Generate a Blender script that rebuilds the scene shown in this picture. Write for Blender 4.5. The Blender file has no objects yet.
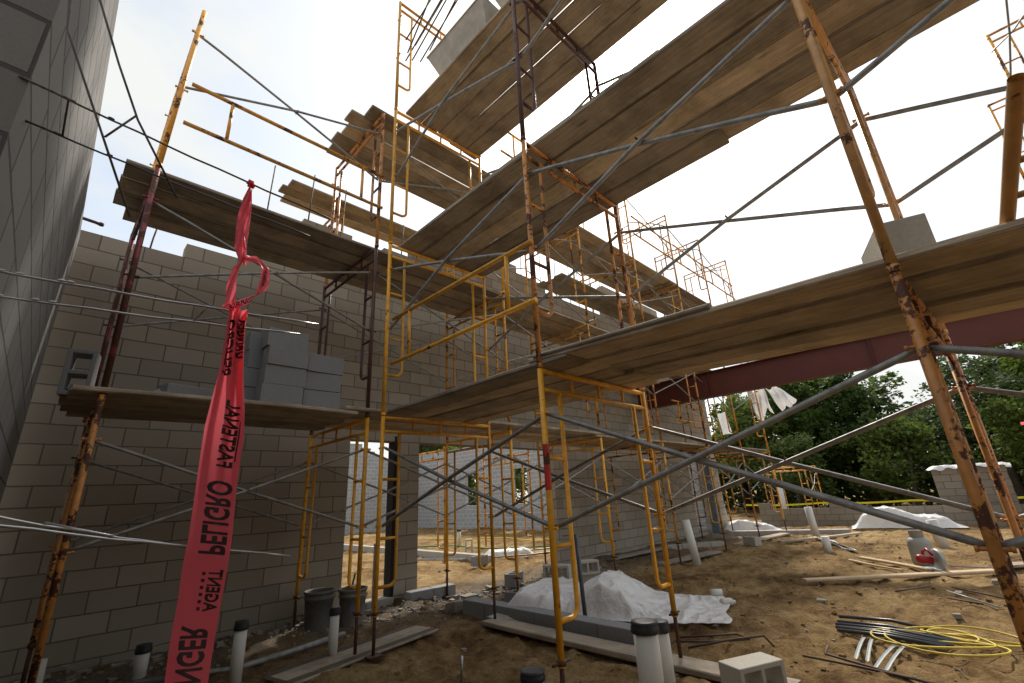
import bpy, bmesh, math, random
from mathutils import Vector, Matrix, noise
R = math.radians
rnd = random.Random(7)
sc = bpy.context.scene
COL = sc.collection

# ------------------------------------------------------------------ mesh builder
class MB:
    def __init__(s): s.v = []; s.f = []; s.sm = []
    def face(s, idx, sm=False): s.f.append(tuple(idx)); s.sm.append(sm)
    def box(s, c, d, rot=None, bev=0.0):
        """box with centre c, size d, optionally rotated and chamfered"""
        hx, hy, hz = d[0]/2, d[1]/2, d[2]/2
        M = rot.to_3x3() if rot is not None else None
        c = Vector(c)
        def put(p):
            p = Vector(p)
            if M is not None: p = M @ p
            s.v.append(tuple(c+p)); return len(s.v)-1
        if bev <= 0:
            i = [put((x*hx, y*hy, z*hz)) for z in (-1, 1) for y in (-1, 1) for x in (-1, 1)]
            for q in ((0,2,3,1), (4,5,7,6), (0,1,5,4), (2,6,7,3), (0,4,6,2), (1,3,7,5)):
                s.face([i[k] for k in q])
        else:
            b = bev
            P = {}
            for sx in (-1, 1):
                for sy in (-1, 1):
                    for sz in (-1, 1):
                        P[sx,sy,sz,0] = put((sx*hx, sy*(hy-b), sz*(hz-b)))
                        P[sx,sy,sz,1] = put((sx*(hx-b), sy*hy, sz*(hz-b)))
                        P[sx,sy,sz,2] = put((sx*(hx-b), sy*(hy-b), sz*hz))
            for sg in (-1, 1):
                a = [P[sg,y,z,0] for y, z in ((-1,-1),(1,-1),(1,1),(-1,1))]
                s.face(a if sg > 0 else a[::-1])
                a = [P[x,sg,z,1] for x, z in ((-1,-1),(-1,1),(1,1),(1,-1))]
                s.face(a if sg > 0 else a[::-1])
                a = [P[x,y,sg,2] for x, y in ((-1,-1),(1,-1),(1,1),(-1,1))]
                s.face(a if sg > 0 else a[::-1])
            for a in (-1, 1):
                for b2 in (-1, 1):
                    s.face([P[a,b2,-1,0], P[a,b2,-1,1], P[a,b2,1,1], P[a,b2,1,0]])
                    s.face([P[a,-1,b2,0], P[a,-1,b2,2], P[a,1,b2,2], P[a,1,b2,0]])
                    s.face([P[-1,a,b2,1], P[-1,a,b2,2], P[1,a,b2,2], P[1,a,b2,1]])
                    for c2 in (-1, 1):
                        s.face([P[a,b2,c2,0], P[a,b2,c2,1], P[a,b2,c2,2]])
    def tube(s, pts, r, n=10, cap=True, closed=False):
        pts = [Vector(p) for p in pts]
        m = len(pts)
        rr = r if isinstance(r, (list, tuple)) else [r]*m
        tang = []
        for i in range(m):
            a = pts[(i-1) % m] if (i > 0 or closed) else pts[i]
            b = pts[(i+1) % m] if (i < m-1 or closed) else pts[i]
            t = (b-a)
            tang.append(t.normalized() if t.length > 1e-9 else Vector((0, 0, 1)))
        up = Vector((0, 0, 1)) if abs(tang[0].z) < .9 else Vector((1, 0, 0))
        nrm = tang[0].cross(up).normalized()
        rings = []
        for i in range(m):
            nrm = (nrm - tang[i]*nrm.dot(tang[i])).normalized()
            bn = tang[i].cross(nrm)
            ring = []
            for k in range(n):
                a = 2*math.pi*k/n
                s.v.append(tuple(pts[i] + (nrm*math.cos(a)+bn*math.sin(a))*rr[i])); ring.append(len(s.v)-1)
            rings.append(ring)
        L = m if closed else m-1
        for i in range(L):
            A, B = rings[i], rings[(i+1) % m]
            for k in range(n):
                s.face((A[k], A[(k+1) % n], B[(k+1) % n], B[k]), True)
        if cap and not closed:
            s.face(rings[0][::-1]); s.face(rings[-1])
    def lathe(s, prof, c=(0, 0, 0), n=20, rot=None, cap=True):
        c = Vector(c); rings = []
        for r, z in prof:
            ring = []
            for k in range(n):
                a = 2*math.pi*k/n
                p = Vector((r*math.cos(a), r*math.sin(a), z))
                if rot is not None: p = rot.to_3x3() @ p
                s.v.append(tuple(c+p)); ring.append(len(s.v)-1)
            rings.append(ring)
        for A, B in zip(rings, rings[1:]):
            for k in range(n): s.face((A[k], A[(k+1) % n], B[(k+1) % n], B[k]), True)
        if cap: s.face(rings[0][::-1]); s.face(rings[-1])
    def grid(s, fn, nu, nv, sm=True):
        b = len(s.v)
        for j in range(nv+1):
            for i in range(nu+1): s.v.append(tuple(fn(i/nu, j/nv)))
        for j in range(nv):
            for i in range(nu):
                a = b + j*(nu+1)+i
                s.face((a, a+1, a+nu+2, a+nu+1), sm)
    def mesh(s, name, mat):
        me = bpy.data.meshes.new(name)
        me.from_pydata(s.v, [], s.f)
        me.polygons.foreach_set('use_smooth', s.sm)
        if mat: me.materials.append(mat)
        me.update()
        return me
    def build(s, name, mat, parent=None, loc=(0, 0, 0), rotz=0):
        return link(name, s.mesh(name, mat), parent, loc, rotz)

def link(name, me, parent=None, loc=(0, 0, 0), rotz=0):
    o = bpy.data.objects.new(name, me)
    COL.objects.link(o)
    o.location = loc; o.rotation_euler = (0, 0, rotz)
    if parent: o.parent = parent
    return o
def tag(o, label, cat, group=None):
    label = ' '.join(label.split())
    if not 4 <= len(label.split()) <= 16: print('LABELBAD', len(label.split()), label)
    o['label'] = label; o['category'] = cat
    if group: o['group'] = group
    return o
def kind(o, k): o['kind'] = k; return o
def empty(name, loc, rotz, label, cat, group=None):
    o = link(name, None, None, loc, rotz); o.empty_display_size = .1
    return tag(o, label, cat, group)
def ordn(i): return ['first', 'second', 'third', 'fourth', 'fifth', 'sixth', 'seventh', 'eighth', 'ninth', 'tenth'][i]

# ------------------------------------------------------------------ materials
def newmat(name):
    m = bpy.data.materials.new(name); m.use_nodes = True
    nt = m.node_tree; b = nt.nodes['Principled BSDF']
    return m, nt, b
def nd(nt, t, **kw):
    n = nt.nodes.new(t)
    for k, v in kw.items():
        if k in n.inputs.keys() if isinstance(k, str) else False: n.inputs[k].default_value = v
        else: setattr(n, k, v)
    return n
def noise_n(nt, vec, scale, detail=4, rough=.55):
    n = nt.nodes.new('ShaderNodeTexNoise')
    n.inputs['Scale'].default_value = scale; n.inputs['Detail'].default_value = detail; n.inputs['Roughness'].default_value = rough
    nt.links.new(vec, n.inputs['Vector']); return n.outputs['Fac']
def ramp(nt, fac, stops):
    n = nt.nodes.new('ShaderNodeValToRGB'); cr = n.color_ramp
    cr.elements[0].position = stops[0][0]; cr.elements[0].color = (*stops[0][1], 1)
    cr.elements[1].position = stops[-1][0]; cr.elements[1].color = (*stops[-1][1], 1)
    for p, c in stops[1:-1]:
        e = cr.elements.new(p); e.color = (*c, 1)
    nt.links.new(fac, n.inputs['Fac']); return n.outputs['Color']
def mixc(nt, fac, a, b, mode='MIX'):
    n = nt.nodes.new('ShaderNodeMix'); n.data_type = 'RGBA'; n.blend_type = mode
    for sock, val in ((n.inputs[0], fac), (n.inputs[6], a), (n.inputs[7], b)):
        if isinstance(val, (int, float)): sock.default_value = val
        elif isinstance(val, tuple): sock.default_value = (*val, 1)
        else: nt.links.new(val, sock)
    return n.outputs[2]
def math_n(nt, op, a, b=None, c=None):
    n = nt.nodes.new('ShaderNodeMath'); n.operation = op
    for i, v in enumerate((a, b, c)):
        if v is None: continue
        if isinstance(v, (int, float)): n.inputs[i].default_value = v
        else: nt.links.new(v, n.inputs[i])
    return n.outputs[0]
def coords(nt, per_object=True, scale=(1, 1, 1)):
    """object coordinates, shifted at random for every object so copies differ"""
    tc = nt.nodes.new('ShaderNodeTexCoord')
    mp = nt.nodes.new('ShaderNodeMapping'); mp.inputs['Scale'].default_value = scale
    if per_object:
        oi = nt.nodes.new('ShaderNodeObjectInfo')
        mul = nt.nodes.new('ShaderNodeVectorMath'); mul.operation = 'SCALE'
        cmb = nt.nodes.new('ShaderNodeCombineXYZ')
        for i in range(3): nt.links.new(oi.outputs['Random'], cmb.inputs[i])
        nt.links.new(cmb.outputs[0], mul.inputs[0]); mul.inputs['Scale'].default_value = 37.0
        add = nt.nodes.new('ShaderNodeVectorMath'); add.operation = 'ADD'
        nt.links.new(tc.outputs['Object'], add.inputs[0]); nt.links.new(mul.outputs[0], add.inputs[1])
        nt.links.new(add.outputs[0], mp.inputs['Vector'])
        return mp.outputs[0], oi.outputs['Random']
    nt.links.new(tc.outputs['Object'], mp.inputs['Vector'])
    return mp.outputs[0], None
def bump(nt, b, h, strength=.3, dist=.01):
    n = nt.nodes.new('ShaderNodeBump'); n.inputs['Strength'].default_value = strength; n.inputs['Distance'].default_value = dist
    nt.links.new(h, n.inputs['Height']); nt.links.new(n.outputs[0], b.inputs['Normal'])

def paint(name, col, rust, scuff=.5, rustcol=((.035, .015, .01), (.12, .04, .018))):
    """old enamel on steel tube: rust = share of bare rusty metal"""
    m, nt, b = newmat(name)
    v, rn = coords(nt)
    big = noise_n(nt, v, 5.0, 6, .65); fine = noise_n(nt, v, 45, 4, .6)
    t = math_n(nt, 'ADD', math_n(nt, 'MULTIPLY', big, .72), math_n(nt, 'MULTIPLY', fine, .28))
    mask = ramp(nt, t, [(.5+(.16-rust*.34)-.012, (0, 0, 0)), (.5+(.16-rust*.34)+.02, (1, 1, 1))])
    rc = mixc(nt, fine, rustcol[0], rustcol[1])
    hv = math_n(nt, 'MULTIPLY_ADD', rn, .5, .72)
    base = mixc(nt, ramp(nt, noise_n(nt, v, 14, 3), [(.35, (0, 0, 0)), (.75, (1, 1, 1))]), col, tuple(c*.62+.02 for c in col))
    vm = nt.nodes.new('ShaderNodeHueSaturation'); nt.links.new(base, vm.inputs['Color']); nt.links.new(hv, vm.inputs['Value'])
    spl = ramp(nt, noise_n(nt, v, 22, 5, .7), [(.66, (0, 0, 0)), (.7, (1, 1, 1))])
    c2 = mixc(nt, mask, vm.outputs[0], rc)
    c3 = mixc(nt, math_n(nt, 'MULTIPLY', spl, scuff), c2, (.36, .34, .31))
    nt.links.new(c3, b.inputs['Base Color'])
    nt.links.new(math_n(nt, 'MULTIPLY_ADD', mask, .35, .42), b.inputs['Roughness'])
    bump(nt, b, math_n(nt, 'SUBTRACT', fine, mask), .35, .002)
    return m
Y_CLEAN = paint('yellow_enamel', (.88, .42, .022), .10, .35)
Y_WORN = paint('yellow_enamel_worn', (.82, .37, .03), .36, .5)
O_RUST = paint('orange_enamel_rusty', (.72, .30, .065), .42, .6)
O_LIGHT = paint('tan_orange_enamel', (.66, .33, .10), .26, .6)
MAROON = paint('maroon_primer', (.085, .026, .024), .35, .25)
REDP = paint('red_enamel_rusty', (.30, .03, .035), .6, .25)
PINK = paint('red_spray_band', (.55, .035, .02), .25, .3)
JACK = paint('rusty_screw', (.06, .035, .03), .8, .3)

def metal_galv(name, col=(.33, .34, .35), metallic=.55, rough=.5):
    m, nt, b = newmat(name)
    v, rn = coords(nt)
    f = noise_n(nt, v, 12, 5, .7)
    c = mixc(nt, ramp(nt, f, [(.4, (0, 0, 0)), (.62, (1, 1, 1))]), col, tuple(x*.66 for x in col))
    sp = ramp(nt, noise_n(nt, v, 12, 6, .75), [(.6, (0, 0, 0)), (.66, (1, 1, 1))])
    c = mixc(nt, math_n(nt, 'MULTIPLY', sp, .45), c, (.17, .11, .075))
    nt.links.new(c, b.inputs['Base Color'])
    b.inputs['Metallic'].default_value = metallic
    nt.links.new(math_n(nt, 'MULTIPLY_ADD', f, .4, rough-.15), b.inputs['Roughness'])
    bump(nt, b, f, .2, .001)
    return m
GALV = metal_galv('galvanised_tube', (.34, .335, .32), .45, .55)
WIRE = metal_galv('bright_wire', (.5, .5, .51), .8, .3)
WIRE_D = metal_galv('dull_wire', (.13, .12, .12), .6, .5)
REBAR = metal_galv('rebar_steel', (.11, .075, .06), .4, .65)
STEELG = metal_galv('grey_post_steel', (.13, .15, .17), .3, .5)

def wood(name, c1, c2, stain=.5):
    m, nt, b = newmat(name)
    v, rn = coords(nt, True, (1, 22, 22))
    g = noise_n(nt, v, 2.4, 7, .68)
    v2, _ = coords(nt)
    blot = noise_n(nt, v2, 2.3, 5, .65)
    spots = noise_n(nt, v2, 18, 4, .7)
    col = ramp(nt, g, [(.28, c1), (.5, tuple((a+b_)/2 for a, b_ in zip(c1, c2))), (.72, c2)])
    vo = nt.nodes.new('ShaderNodeTexVoronoi'); vk, _k = coords(nt, True, (1.2, 6, 6)); nt.links.new(vk, vo.inputs['Vector']); vo.inputs['Scale'].default_value = 1.1
    kn = ramp(nt, vo.outputs['Distance'], [(.05, (1, 1, 1)), (.11, (0, 0, 0))])
    col = mixc(nt, math_n(nt, 'MULTIPLY', kn, .65), col, tuple(c*.28 for c in c1))
    f2 = noise_n(nt, v, 11, 5, .75)
    col = mixc(nt, math_n(nt, 'MULTIPLY', ramp(nt, f2, [(.38, (1, 1, 1)), (.5, (0, 0, 0))]), .4), col, tuple(c*.45 for c in c1))
    col = mixc(nt, math_n(nt, 'MULTIPLY', ramp(nt, blot, [(.44, (0, 0, 0)), (.64, (1, 1, 1))]), stain), col, tuple(c*.38 for c in c1))
    col = mixc(nt, math_n(nt, 'MULTIPLY', ramp(nt, spots, [(.60, (0, 0, 0)), (.68, (1, 1, 1))]), .5), col, (.34, .31, .27))
    # dark seam shade painted along the two long edges of every board
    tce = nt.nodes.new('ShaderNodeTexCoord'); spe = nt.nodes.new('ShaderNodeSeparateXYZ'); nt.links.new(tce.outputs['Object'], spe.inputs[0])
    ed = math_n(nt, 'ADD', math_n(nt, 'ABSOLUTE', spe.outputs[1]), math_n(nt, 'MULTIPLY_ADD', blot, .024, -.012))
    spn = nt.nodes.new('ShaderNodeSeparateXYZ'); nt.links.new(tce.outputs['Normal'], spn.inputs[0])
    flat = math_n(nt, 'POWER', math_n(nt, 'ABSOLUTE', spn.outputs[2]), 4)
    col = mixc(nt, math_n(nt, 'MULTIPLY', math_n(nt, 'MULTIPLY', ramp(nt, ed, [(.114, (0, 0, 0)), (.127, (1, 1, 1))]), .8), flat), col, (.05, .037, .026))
    hs = nt.nodes.new('ShaderNodeHueSaturation'); nt.links.new(col, hs.inputs['Color'])
    nt.links.new(math_n(nt, 'MULTIPLY_ADD', rn, .75, .62), hs.inputs['Value'])
    nt.links.new(math_n(nt, 'MULTIPLY_ADD', rn, .3, .85), hs.inputs['Saturation'])
    nt.links.new(hs.outputs[0], b.inputs['Base Color'])
    b.inputs['Roughness'].default_value = .85
    b.inputs['Specular IOR Level'].default_value = .25
    fine = noise_n(nt, v, 9, 4, .7)
    bump(nt, b, math_n(nt, 'ADD', g, math_n(nt, 'MULTIPLY', fine, .5)), .8, .006)
    return m
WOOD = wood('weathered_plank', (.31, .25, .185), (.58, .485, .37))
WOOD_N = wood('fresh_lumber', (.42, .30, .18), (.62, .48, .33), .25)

def block_wall(name, c1, c2, mortar, row=.203, w=.406, off=(0, 0), bumpd=.012, msize=.009):
    m, nt, b = newmat(name)
    tc = nt.nodes.new('ShaderNodeTexCoord'); sp = nt.nodes.new('ShaderNodeSeparateXYZ')
    nt.links.new(tc.outputs['Object'], sp.inputs[0])
    u = math_n(nt, 'ADD', sp.outputs[0], sp.outputs[1])
    cb = nt.nodes.new('ShaderNodeCombineXYZ')
    nt.links.new(math_n(nt, 'ADD', u, off[0]), cb.inputs[0]); nt.links.new(math_n(nt, 'ADD', sp.outputs[2], off[1]), cb.inputs[1])
    wob = noise_n(nt, tc.outputs['Object'], 6, 3)
    vm = nt.nodes.new('ShaderNodeVectorMath'); vm.operation = 'ADD'
    wv = nt.nodes.new('ShaderNodeCombineXYZ'); nt.links.new(math_n(nt, 'MULTIPLY_ADD', wob, .014, -.007), wv.inputs[1])
    nt.links.new(cb.outputs[0], vm.inputs[0]); nt.links.new(wv.outputs[0], vm.inputs[1])
    br = nt.nodes.new('ShaderNodeTexBrick')
    nt.links.new(vm.outputs[0], br.inputs['Vector'])
    br.offset = .5; br.inputs['Scale'].default_value = 1
    br.inputs['Color1'].default_value = (*c1, 1); br.inputs['Color2'].default_value = (*c2, 1); br.inputs['Mortar'].default_value = (*mortar, 1)
    br.inputs['Mortar Size'].default_value = msize; br.inputs['Mortar Smooth'].default_value = .25
    br.inputs['Brick Width'].default_value = w; br.inputs['Row Height'].default_value = row; br.inputs['Bias'].default_value = 0
    grit = noise_n(nt, tc.outputs['Object'], 90, 4, .7)
    blot = noise_n(nt, tc.outputs['Object'], 1.1, 5, .6)
    col = mixc(nt, math_n(nt, 'MULTIPLY', grit, .35), br.outputs['Color'], tuple(c*.5 for c in c1))
    col = mixc(nt, math_n(nt, 'MULTIPLY', ramp(nt, blot, [(.4, (0, 0, 0)), (.7, (1, 1, 1))]), .3), col, tuple(c*.72 for c in c2))
    smear = ramp(nt, noise_n(nt, tc.outputs['Object'], 9, 6, .75), [(.64, (0, 0, 0)), (.72, (1, 1, 1))])
    col = mixc(nt, math_n(nt, 'MULTIPLY', smear, .25), col, (.42, .40, .37))
    nt.links.new(col, b.inputs['Base Color']); b.inputs['Roughness'].default_value = .92; b.inputs['Specular IOR Level'].default_value = .2
    hgt = math_n(nt, 'SUBTRACT', math_n(nt, 'MULTIPLY', grit, .25), br.outputs['Fac'])
    bump(nt, b, hgt, .8, bumpd)
    return m
WALL_TAN = block_wall('tan_block_wall', (.31, .27, .215), (.43, .375, .30), (.13, .112, .088), msize=.007)
WALL_GREY = block_wall('grey_block_wall', (.25, .245, .235), (.30, .29, .28), (.10, .095, .09))
WALL_FAR = block_wall('pale_block_wall', (.40, .405, .41), (.47, .475, .48), (.70, .70, .70), msize=.018)
WALL_LOW = block_wall('buff_block_wall', (.25, .215, .17), (.31, .27, .215), (.13, .11, .09))

def plain(name, col, rough=.7, var=.25, scale=8, metallic=0, spec=.4, bmp=.15):
    m, nt, b = newmat(name)
    v, rn = coords(nt)
    f = noise_n(nt, v, scale, 6, .65)
    c = mixc(nt, f, tuple(min(1, x*(1+var)) for x in col), tuple(x*(1-var) for x in col))
    nt.links.new(c, b.inputs['Base Color']); b.inputs['Roughness'].default_value = rough
    b.inputs['Metallic'].default_value = metallic; b.inputs['Specular IOR Level'].default_value = spec
    bump(nt, b, f, bmp, .004)
    return m
CMU = plain('grey_concrete_block', (.25, .252, .255), .95, .25, 60, 0, .2, .5)
CMU_TAN = plain('buff_concrete_block', (.40, .37, .32), .95, .25, 60, 0, .2, .5)
CONC = plain('poured_concrete', (.36, .33, .29), .9, .3, 7, 0, .2, .4)
BEAM = plain('red_oxide_steel', (.115, .027, .018), .55, .25, 3, 0, .4, .1)
PVC = plain('white_pvc', (.62, .60, .55), .45, .15, 5, 0, .4, .05)
BLACKP = plain('black_plastic', (.022, .022, .024), .5, .3, 8)
BLACKC = plain('black_conduit', (.03, .032, .036), .35, .2, 8, 0, .6)
JAMB = plain('dark_jamb_paint', (.03, .027, .025), .9, .3, 8, 0, .1)
STRAP = plain('grey_strip_metal', (.36, .38, .37), .45, .25, 25, .3)
BUCKET = plain('dirty_bucket_plastic', (.13, .12, .105), .7, .5, 9)
BUCKET2 = plain('pale_dirty_bucket_plastic', (.20, .185, .165), .7, .5, 9)
BLUE = plain('faded_blue_label', (.12, .16, .22), .6, .3, 20)
TUBM = plain('mortar_caked_steel', (.50, .48, .44), .85, .55, 6, 0, .2, .8)
TANK = plain('weathered_tank_paint', (.30, .30, .27), .5, .3, 6)
REDT = plain('red_tool_body', (.30, .012, .014), .4, .3, 12)
YCORD = plain('yellow_cord', (.62, .47, .05), .6, .15, 20)
YTAPE = plain('yellow_caution_tape', (.75, .68, .03), .5, .1, 20)
BLUEC = plain('blue_cord', (.03, .10, .30), .6, .2, 20)
GRN = plain('green_hose', (.08, .22, .06), .5, .2, 20)
RUBB = plain('mortar_rubble', (.27, .24, .20), .95, .35, 12, 0, .2, .6)

def sheet_mat():
    m, nt, b = newmat('white_plastic_sheet')
    v, rn = coords(nt)
    f = noise_n(nt, v, 5, 6, .7)
    c = mixc(nt, ramp(nt, f, [(.38, (0, 0, 0)), (.68, (1, 1, 1))]), (.93, .93, .93), (.80, .77, .73))
    nt.links.new(c, b.inputs['Base Color']); b.inputs['Roughness'].default_value = .25
    wv_ = nt.nodes.new('ShaderNodeTexVoronoi'); wv_.feature = 'DISTANCE_TO_EDGE'; wv_.inputs['Scale'].default_value = 3.5
    dv_ = nt.nodes.new('ShaderNodeVectorMath'); dv_.operation = 'ADD'; nt.links.new(v, dv_.inputs[0]); dn_ = nt.nodes.new('ShaderNodeTexNoise'); dn_.inputs['Scale'].default_value = 3; nt.links.new(v, dn_.inputs['Vector']); nt.links.new(dn_.outputs['Color'], dv_.inputs[1]); nt.links.new(dv_.outputs[0], wv_.inputs['Vector'])
    bump(nt, b, math_n(nt, 'ADD', math_n(nt, 'MULTIPLY', math_n(nt, 'MINIMUM', wv_.outputs['Distance'], .12), 3.0), noise_n(nt, v, 16, 6, .7)), .4, .03)
    tr = nt.nodes.new('ShaderNodeBsdfTranslucent'); tr.inputs['Color'].default_value = (.8, .8, .8, 1)
    mx = nt.nodes.new('ShaderNodeMixShader'); mx.inputs[0].default_value = .22
    out = nt.nodes['Material Output']
    nt.links.new(b.outputs[0], mx.inputs[1]); nt.links.new(tr.outputs[0], mx.inputs[2]); nt.links.new(mx.outputs[0], out.inputs[0])
    return m
SHEET = sheet_mat()
def tape_mat():
    m, nt, b = newmat('red_barricade_film')
    v, rn = coords(nt)
    f = noise_n(nt, v, 12, 4)
    c = mixc(nt, f, (.85, .09, .13), (.74, .06, .10))
    nt.links.new(c, b.inputs['Base Color']); b.inputs['Roughness'].default_value = .3
    mpw = nt.nodes.new('ShaderNodeMapping'); mpw.inputs['Scale'].default_value = (30, 30, 6); nt.links.new(v, mpw.inputs[0])
    bump(nt, b, noise_n(nt, mpw.outputs[0], 1.5, 5, .6), .55, .006)
    tr = nt.nodes.new('ShaderNodeBsdfTranslucent'); tr.inputs['Color'].default_value = (1, .20, .24, 1)
    mx = nt.nodes.new('ShaderNodeMixShader'); mx.inputs[0].default_value = .6
    out = nt.nodes['Material Output']
    nt.links.new(b.outputs[0], mx.inputs[1]); nt.links.new(tr.outputs[0], mx.inputs[2]); nt.links.new(mx.outputs[0], out.inputs[0])
    return m
TAPE = tape_mat()
INK = plain('black_ink', (.03, .012, .014), .5, .2, 30)

def leaf_mat(name, c1, c2):
    m, nt, b = newmat(name)
    tc = nt.nodes.new('ShaderNodeTexCoord')
    f = noise_n(nt, tc.outputs['Object'], 1.3, 5, .7)
    g = nt.nodes.new('ShaderNodeNewGeometry')
    c = mixc(nt, ramp(nt, f, [(.35, (0, 0, 0)), (.65, (1, 1, 1))]), c1, c2)
    c = mixc(nt, math_n(nt, 'MULTIPLY', g.outputs['Random Per Island'], .6), c, tuple(x*1.7 for x in c2))
    nt.links.new(c, b.inputs['Base Color']); b.inputs['Roughness'].default_value = .6; b.inputs['Specular IOR Level'].default_value = .3
    tr = nt.nodes.new('ShaderNodeBsdfTranslucent'); nt.links.new(mixc(nt, .5, c, (.10, .16, .02)), tr.inputs['Color'])
    mx = nt.nodes.new('ShaderNodeMixShader'); mx.inputs[0].default_value = .45
    out = nt.nodes['Material Output']
    nt.links.new(b.outputs[0], mx.inputs[1]); nt.links.new(tr.outputs[0], mx.inputs[2]); nt.links.new(mx.outputs[0], out.inputs[0])
    return m
LEAF_D = leaf_mat('dark_leaves', (.022, .040, .012), (.062, .098, .024))
LEAF_L = leaf_mat('yellow_green_leaves', (.05, .085, .02), (.12, .16, .035))
BARK = plain('bark', (.10, .08, .065), .95, .35, 12, 0, .2, .8)

def sand_mat():
    m, nt, b = newmat('sandy_soil')
    tc = nt.nodes.new('ShaderNodeTexCoord'); P = tc.outputs['Object']
    a = noise_n(nt, P, .55, 6, .6); c = noise_n(nt, P, 4.5, 6, .7); d = noise_n(nt, P, 28, 6, .8)
    t = math_n(nt, 'ADD', math_n(nt, 'MULTIPLY', a, .55), math_n(nt, 'MULTIPLY', c, .45))
    col = ramp(nt, t, [(.37, (.075, .042, .018)), (.45, (.20, .118, .048)), (.53, (.35, .228, .10)), (.66, (.53, .385, .20))])
    col = mixc(nt, math_n(nt, 'MULTIPLY', ramp(nt, d, [(.4, (0, 0, 0)), (.65, (1, 1, 1))]), .45), col, (.10, .06, .032))
    # grey mortar droppings along the foot of the block wall
    sp = nt.nodes.new('ShaderNodeSeparateXYZ'); nt.links.new(P, sp.inputs[0])
    dist = math_n(nt, 'ABSOLUTE', math_n(nt, 'SUBTRACT', sp.outputs[1], 6.3))
    near = nt.nodes.new('ShaderNodeMapRange'); nt.links.new(dist, near.inputs[0])
    near.inputs[1].default_value = .1; near.inputs[2].default_value = 1.5; near.inputs[3].default_value = 1; near.inputs[4].default_value = 0
    f = math_n(nt, 'MULTIPLY', near.outputs[0], ramp(nt, c, [(.36, (0, 0, 0)), (.56, (1, 1, 1))]))
    col = mixc(nt, f, col, mixc(nt, d, (.26, .235, .20), (.09, .075, .06)))
    nt.links.new(col, b.inputs['Base Color']); b.inputs['Roughness'].default_value = .97; b.inputs['Specular IOR Level'].default_value = .1
    hh = math_n(nt, 'ADD', math_n(nt, 'MULTIPLY', c, .8), math_n(nt, 'MULTIPLY', d, .3))
    bump(nt, b, hh, 1.0, .13)
    return m
SAND = sand_mat()

# ------------------------------------------------------------------ ground
def gh(x, y):
    r = math.hypot(x, y)
    z = .05*noise.noise(Vector((x*.45, y*.45, 3))) + .045*noise.noise(Vector((x*1.7, y*1.7, 9)))
    if r < 40:
        n2 = noise.noise(Vector((x*5.2, y*5.2, 1))); n3 = noise.noise(Vector((x*11, y*11, 5)))
        z += .042*n2 + .034*n3 + .008*noise.noise(Vector((x*23, y*23, 5))) - .05*max(0, noise.noise(Vector((x*3.3+7, y*3.3, 2)))-.2)
    berm = math.exp(-((y-6.45)/.45)**2) if x < 3.2 or (4.0 < x < 4.5) or x > 7.4 and x < 16 else 0
    z += .07*berm
    return z-.02
def ground():
    mb = MB(); NR, NA = 470, 520
    r0, r1 = .55, 500.0
    k = (r1/r0)**(1/NR)
    # finer rays where the building plot lies, coarser behind
    angs = []
    for i in range(NA):
        t = i/NA
        angs.append(R(-25 + 145*(t/.8)) if t < .8 else R(120 + 215*((t-.8)/.2)))
    for j in range(NR+1):
        r = r0*k**j
        for a in angs:
            x, y = r*math.cos(a), r*math.sin(a)
            mb.v.append((x, y, gh(x, y)))
    for j in range(NR):
        for i in range(NA):
            a = j*NA+i; b = j*NA+(i+1) % NA
            mb.face((a, b, b+NA, a+NA), True)
    mb.v.append((0, 0, gh(0, 0))); c = len(mb.v)-1
    for i in range(NA): mb.face((c, (i+1) % NA, i), True)
    kind(mb.build('ground', SAND), 'structure')
ground()

# ------------------------------------------------------------------ block walls
def cell_wall(name, x0, nz, tops, thick, mat, loc, rotz, holes=(), cw=.203, ch=.203):
    """wall of half-block cells; tops = height in courses for every column; holes = (c0,c1,r0,r1)"""
    nx = len(tops)
    def occ(i, k):
        if i < 0 or i >= nx or k < 0 or k >= tops[i]: return False
        for a, b, c, d in holes:
            if a <= i < b and c <= k < d: return False
        return True
    mb = MB(); vid = {}
    def V(i, j, k):
        key = (i, j, k)
        if key not in vid: mb.v.append((i*cw, j*thick, k*ch)); vid[key] = len(mb.v)-1
        return vid[key]
    for i in range(nx):
        for k in range(tops[i]):
            if not occ(i, k): continue
            mb.face((V(i,0,k), V(i+1,0,k), V(i+1,0,k+1), V(i,0,k+1)))
            mb.face((V(i+1,1,k), V(i,1,k), V(i,1,k+1), V(i+1,1,k+1)))
            if not occ(i-1, k): mb.face((V(i,1,k), V(i,0,k), V(i,0,k+1), V(i,1,k+1)))
            if not occ(i+1, k): mb.face((V(i+1,0,k), V(i+1,1,k), V(i+1,1,k+1), V(i+1,0,k+1)))
            if not occ(i, k+1): mb.face((V(i,0,k+1), V(i+1,0,k+1), V(i+1,1,k+1), V(i,1,k+1)))
            if not occ(i, k-1): mb.face((V(i,1,k), V(i+1,1,k), V(i+1,0,k), V(i,0,k)))
    return mb.build(name, mat, None, loc, rotz)
WX0, WY = -.27, 6.65
C = .203
def colx(x): return int(round((x-WX0)/C))
ncol = colx(16.62)
tops = []
for i in range(ncol):
    x = WX0+(i+.5)*C
    if x < .78: h = 23
    elif x < 2.2: h = 24 if x < 1.5 else 26
    elif x < 2.95: h = 29
    elif x < 3.3: h = 28
    elif x < 4.1: h = 28 if x < 3.6 else 29
    elif x < 6.2: h = 30 + int((x-4.1)/.203)*1
    else: h = 33
    h = min(h, 35)
    if x > 6.2: h = 33 if x < 7 else (32 if x < 8 else (31 if x < 10.6 else 36))
    if 14.0 < x < 14.6: h = 35
    if x >= 14.6: h = 34 if x < 15.2 else 33
    tops.append(h)
holes = [(colx(3.18), colx(3.98), 0, 12), (colx(4.36), colx(7.85), 0, 12), (colx(14.4), colx(15.35), 1, 12)]
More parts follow.
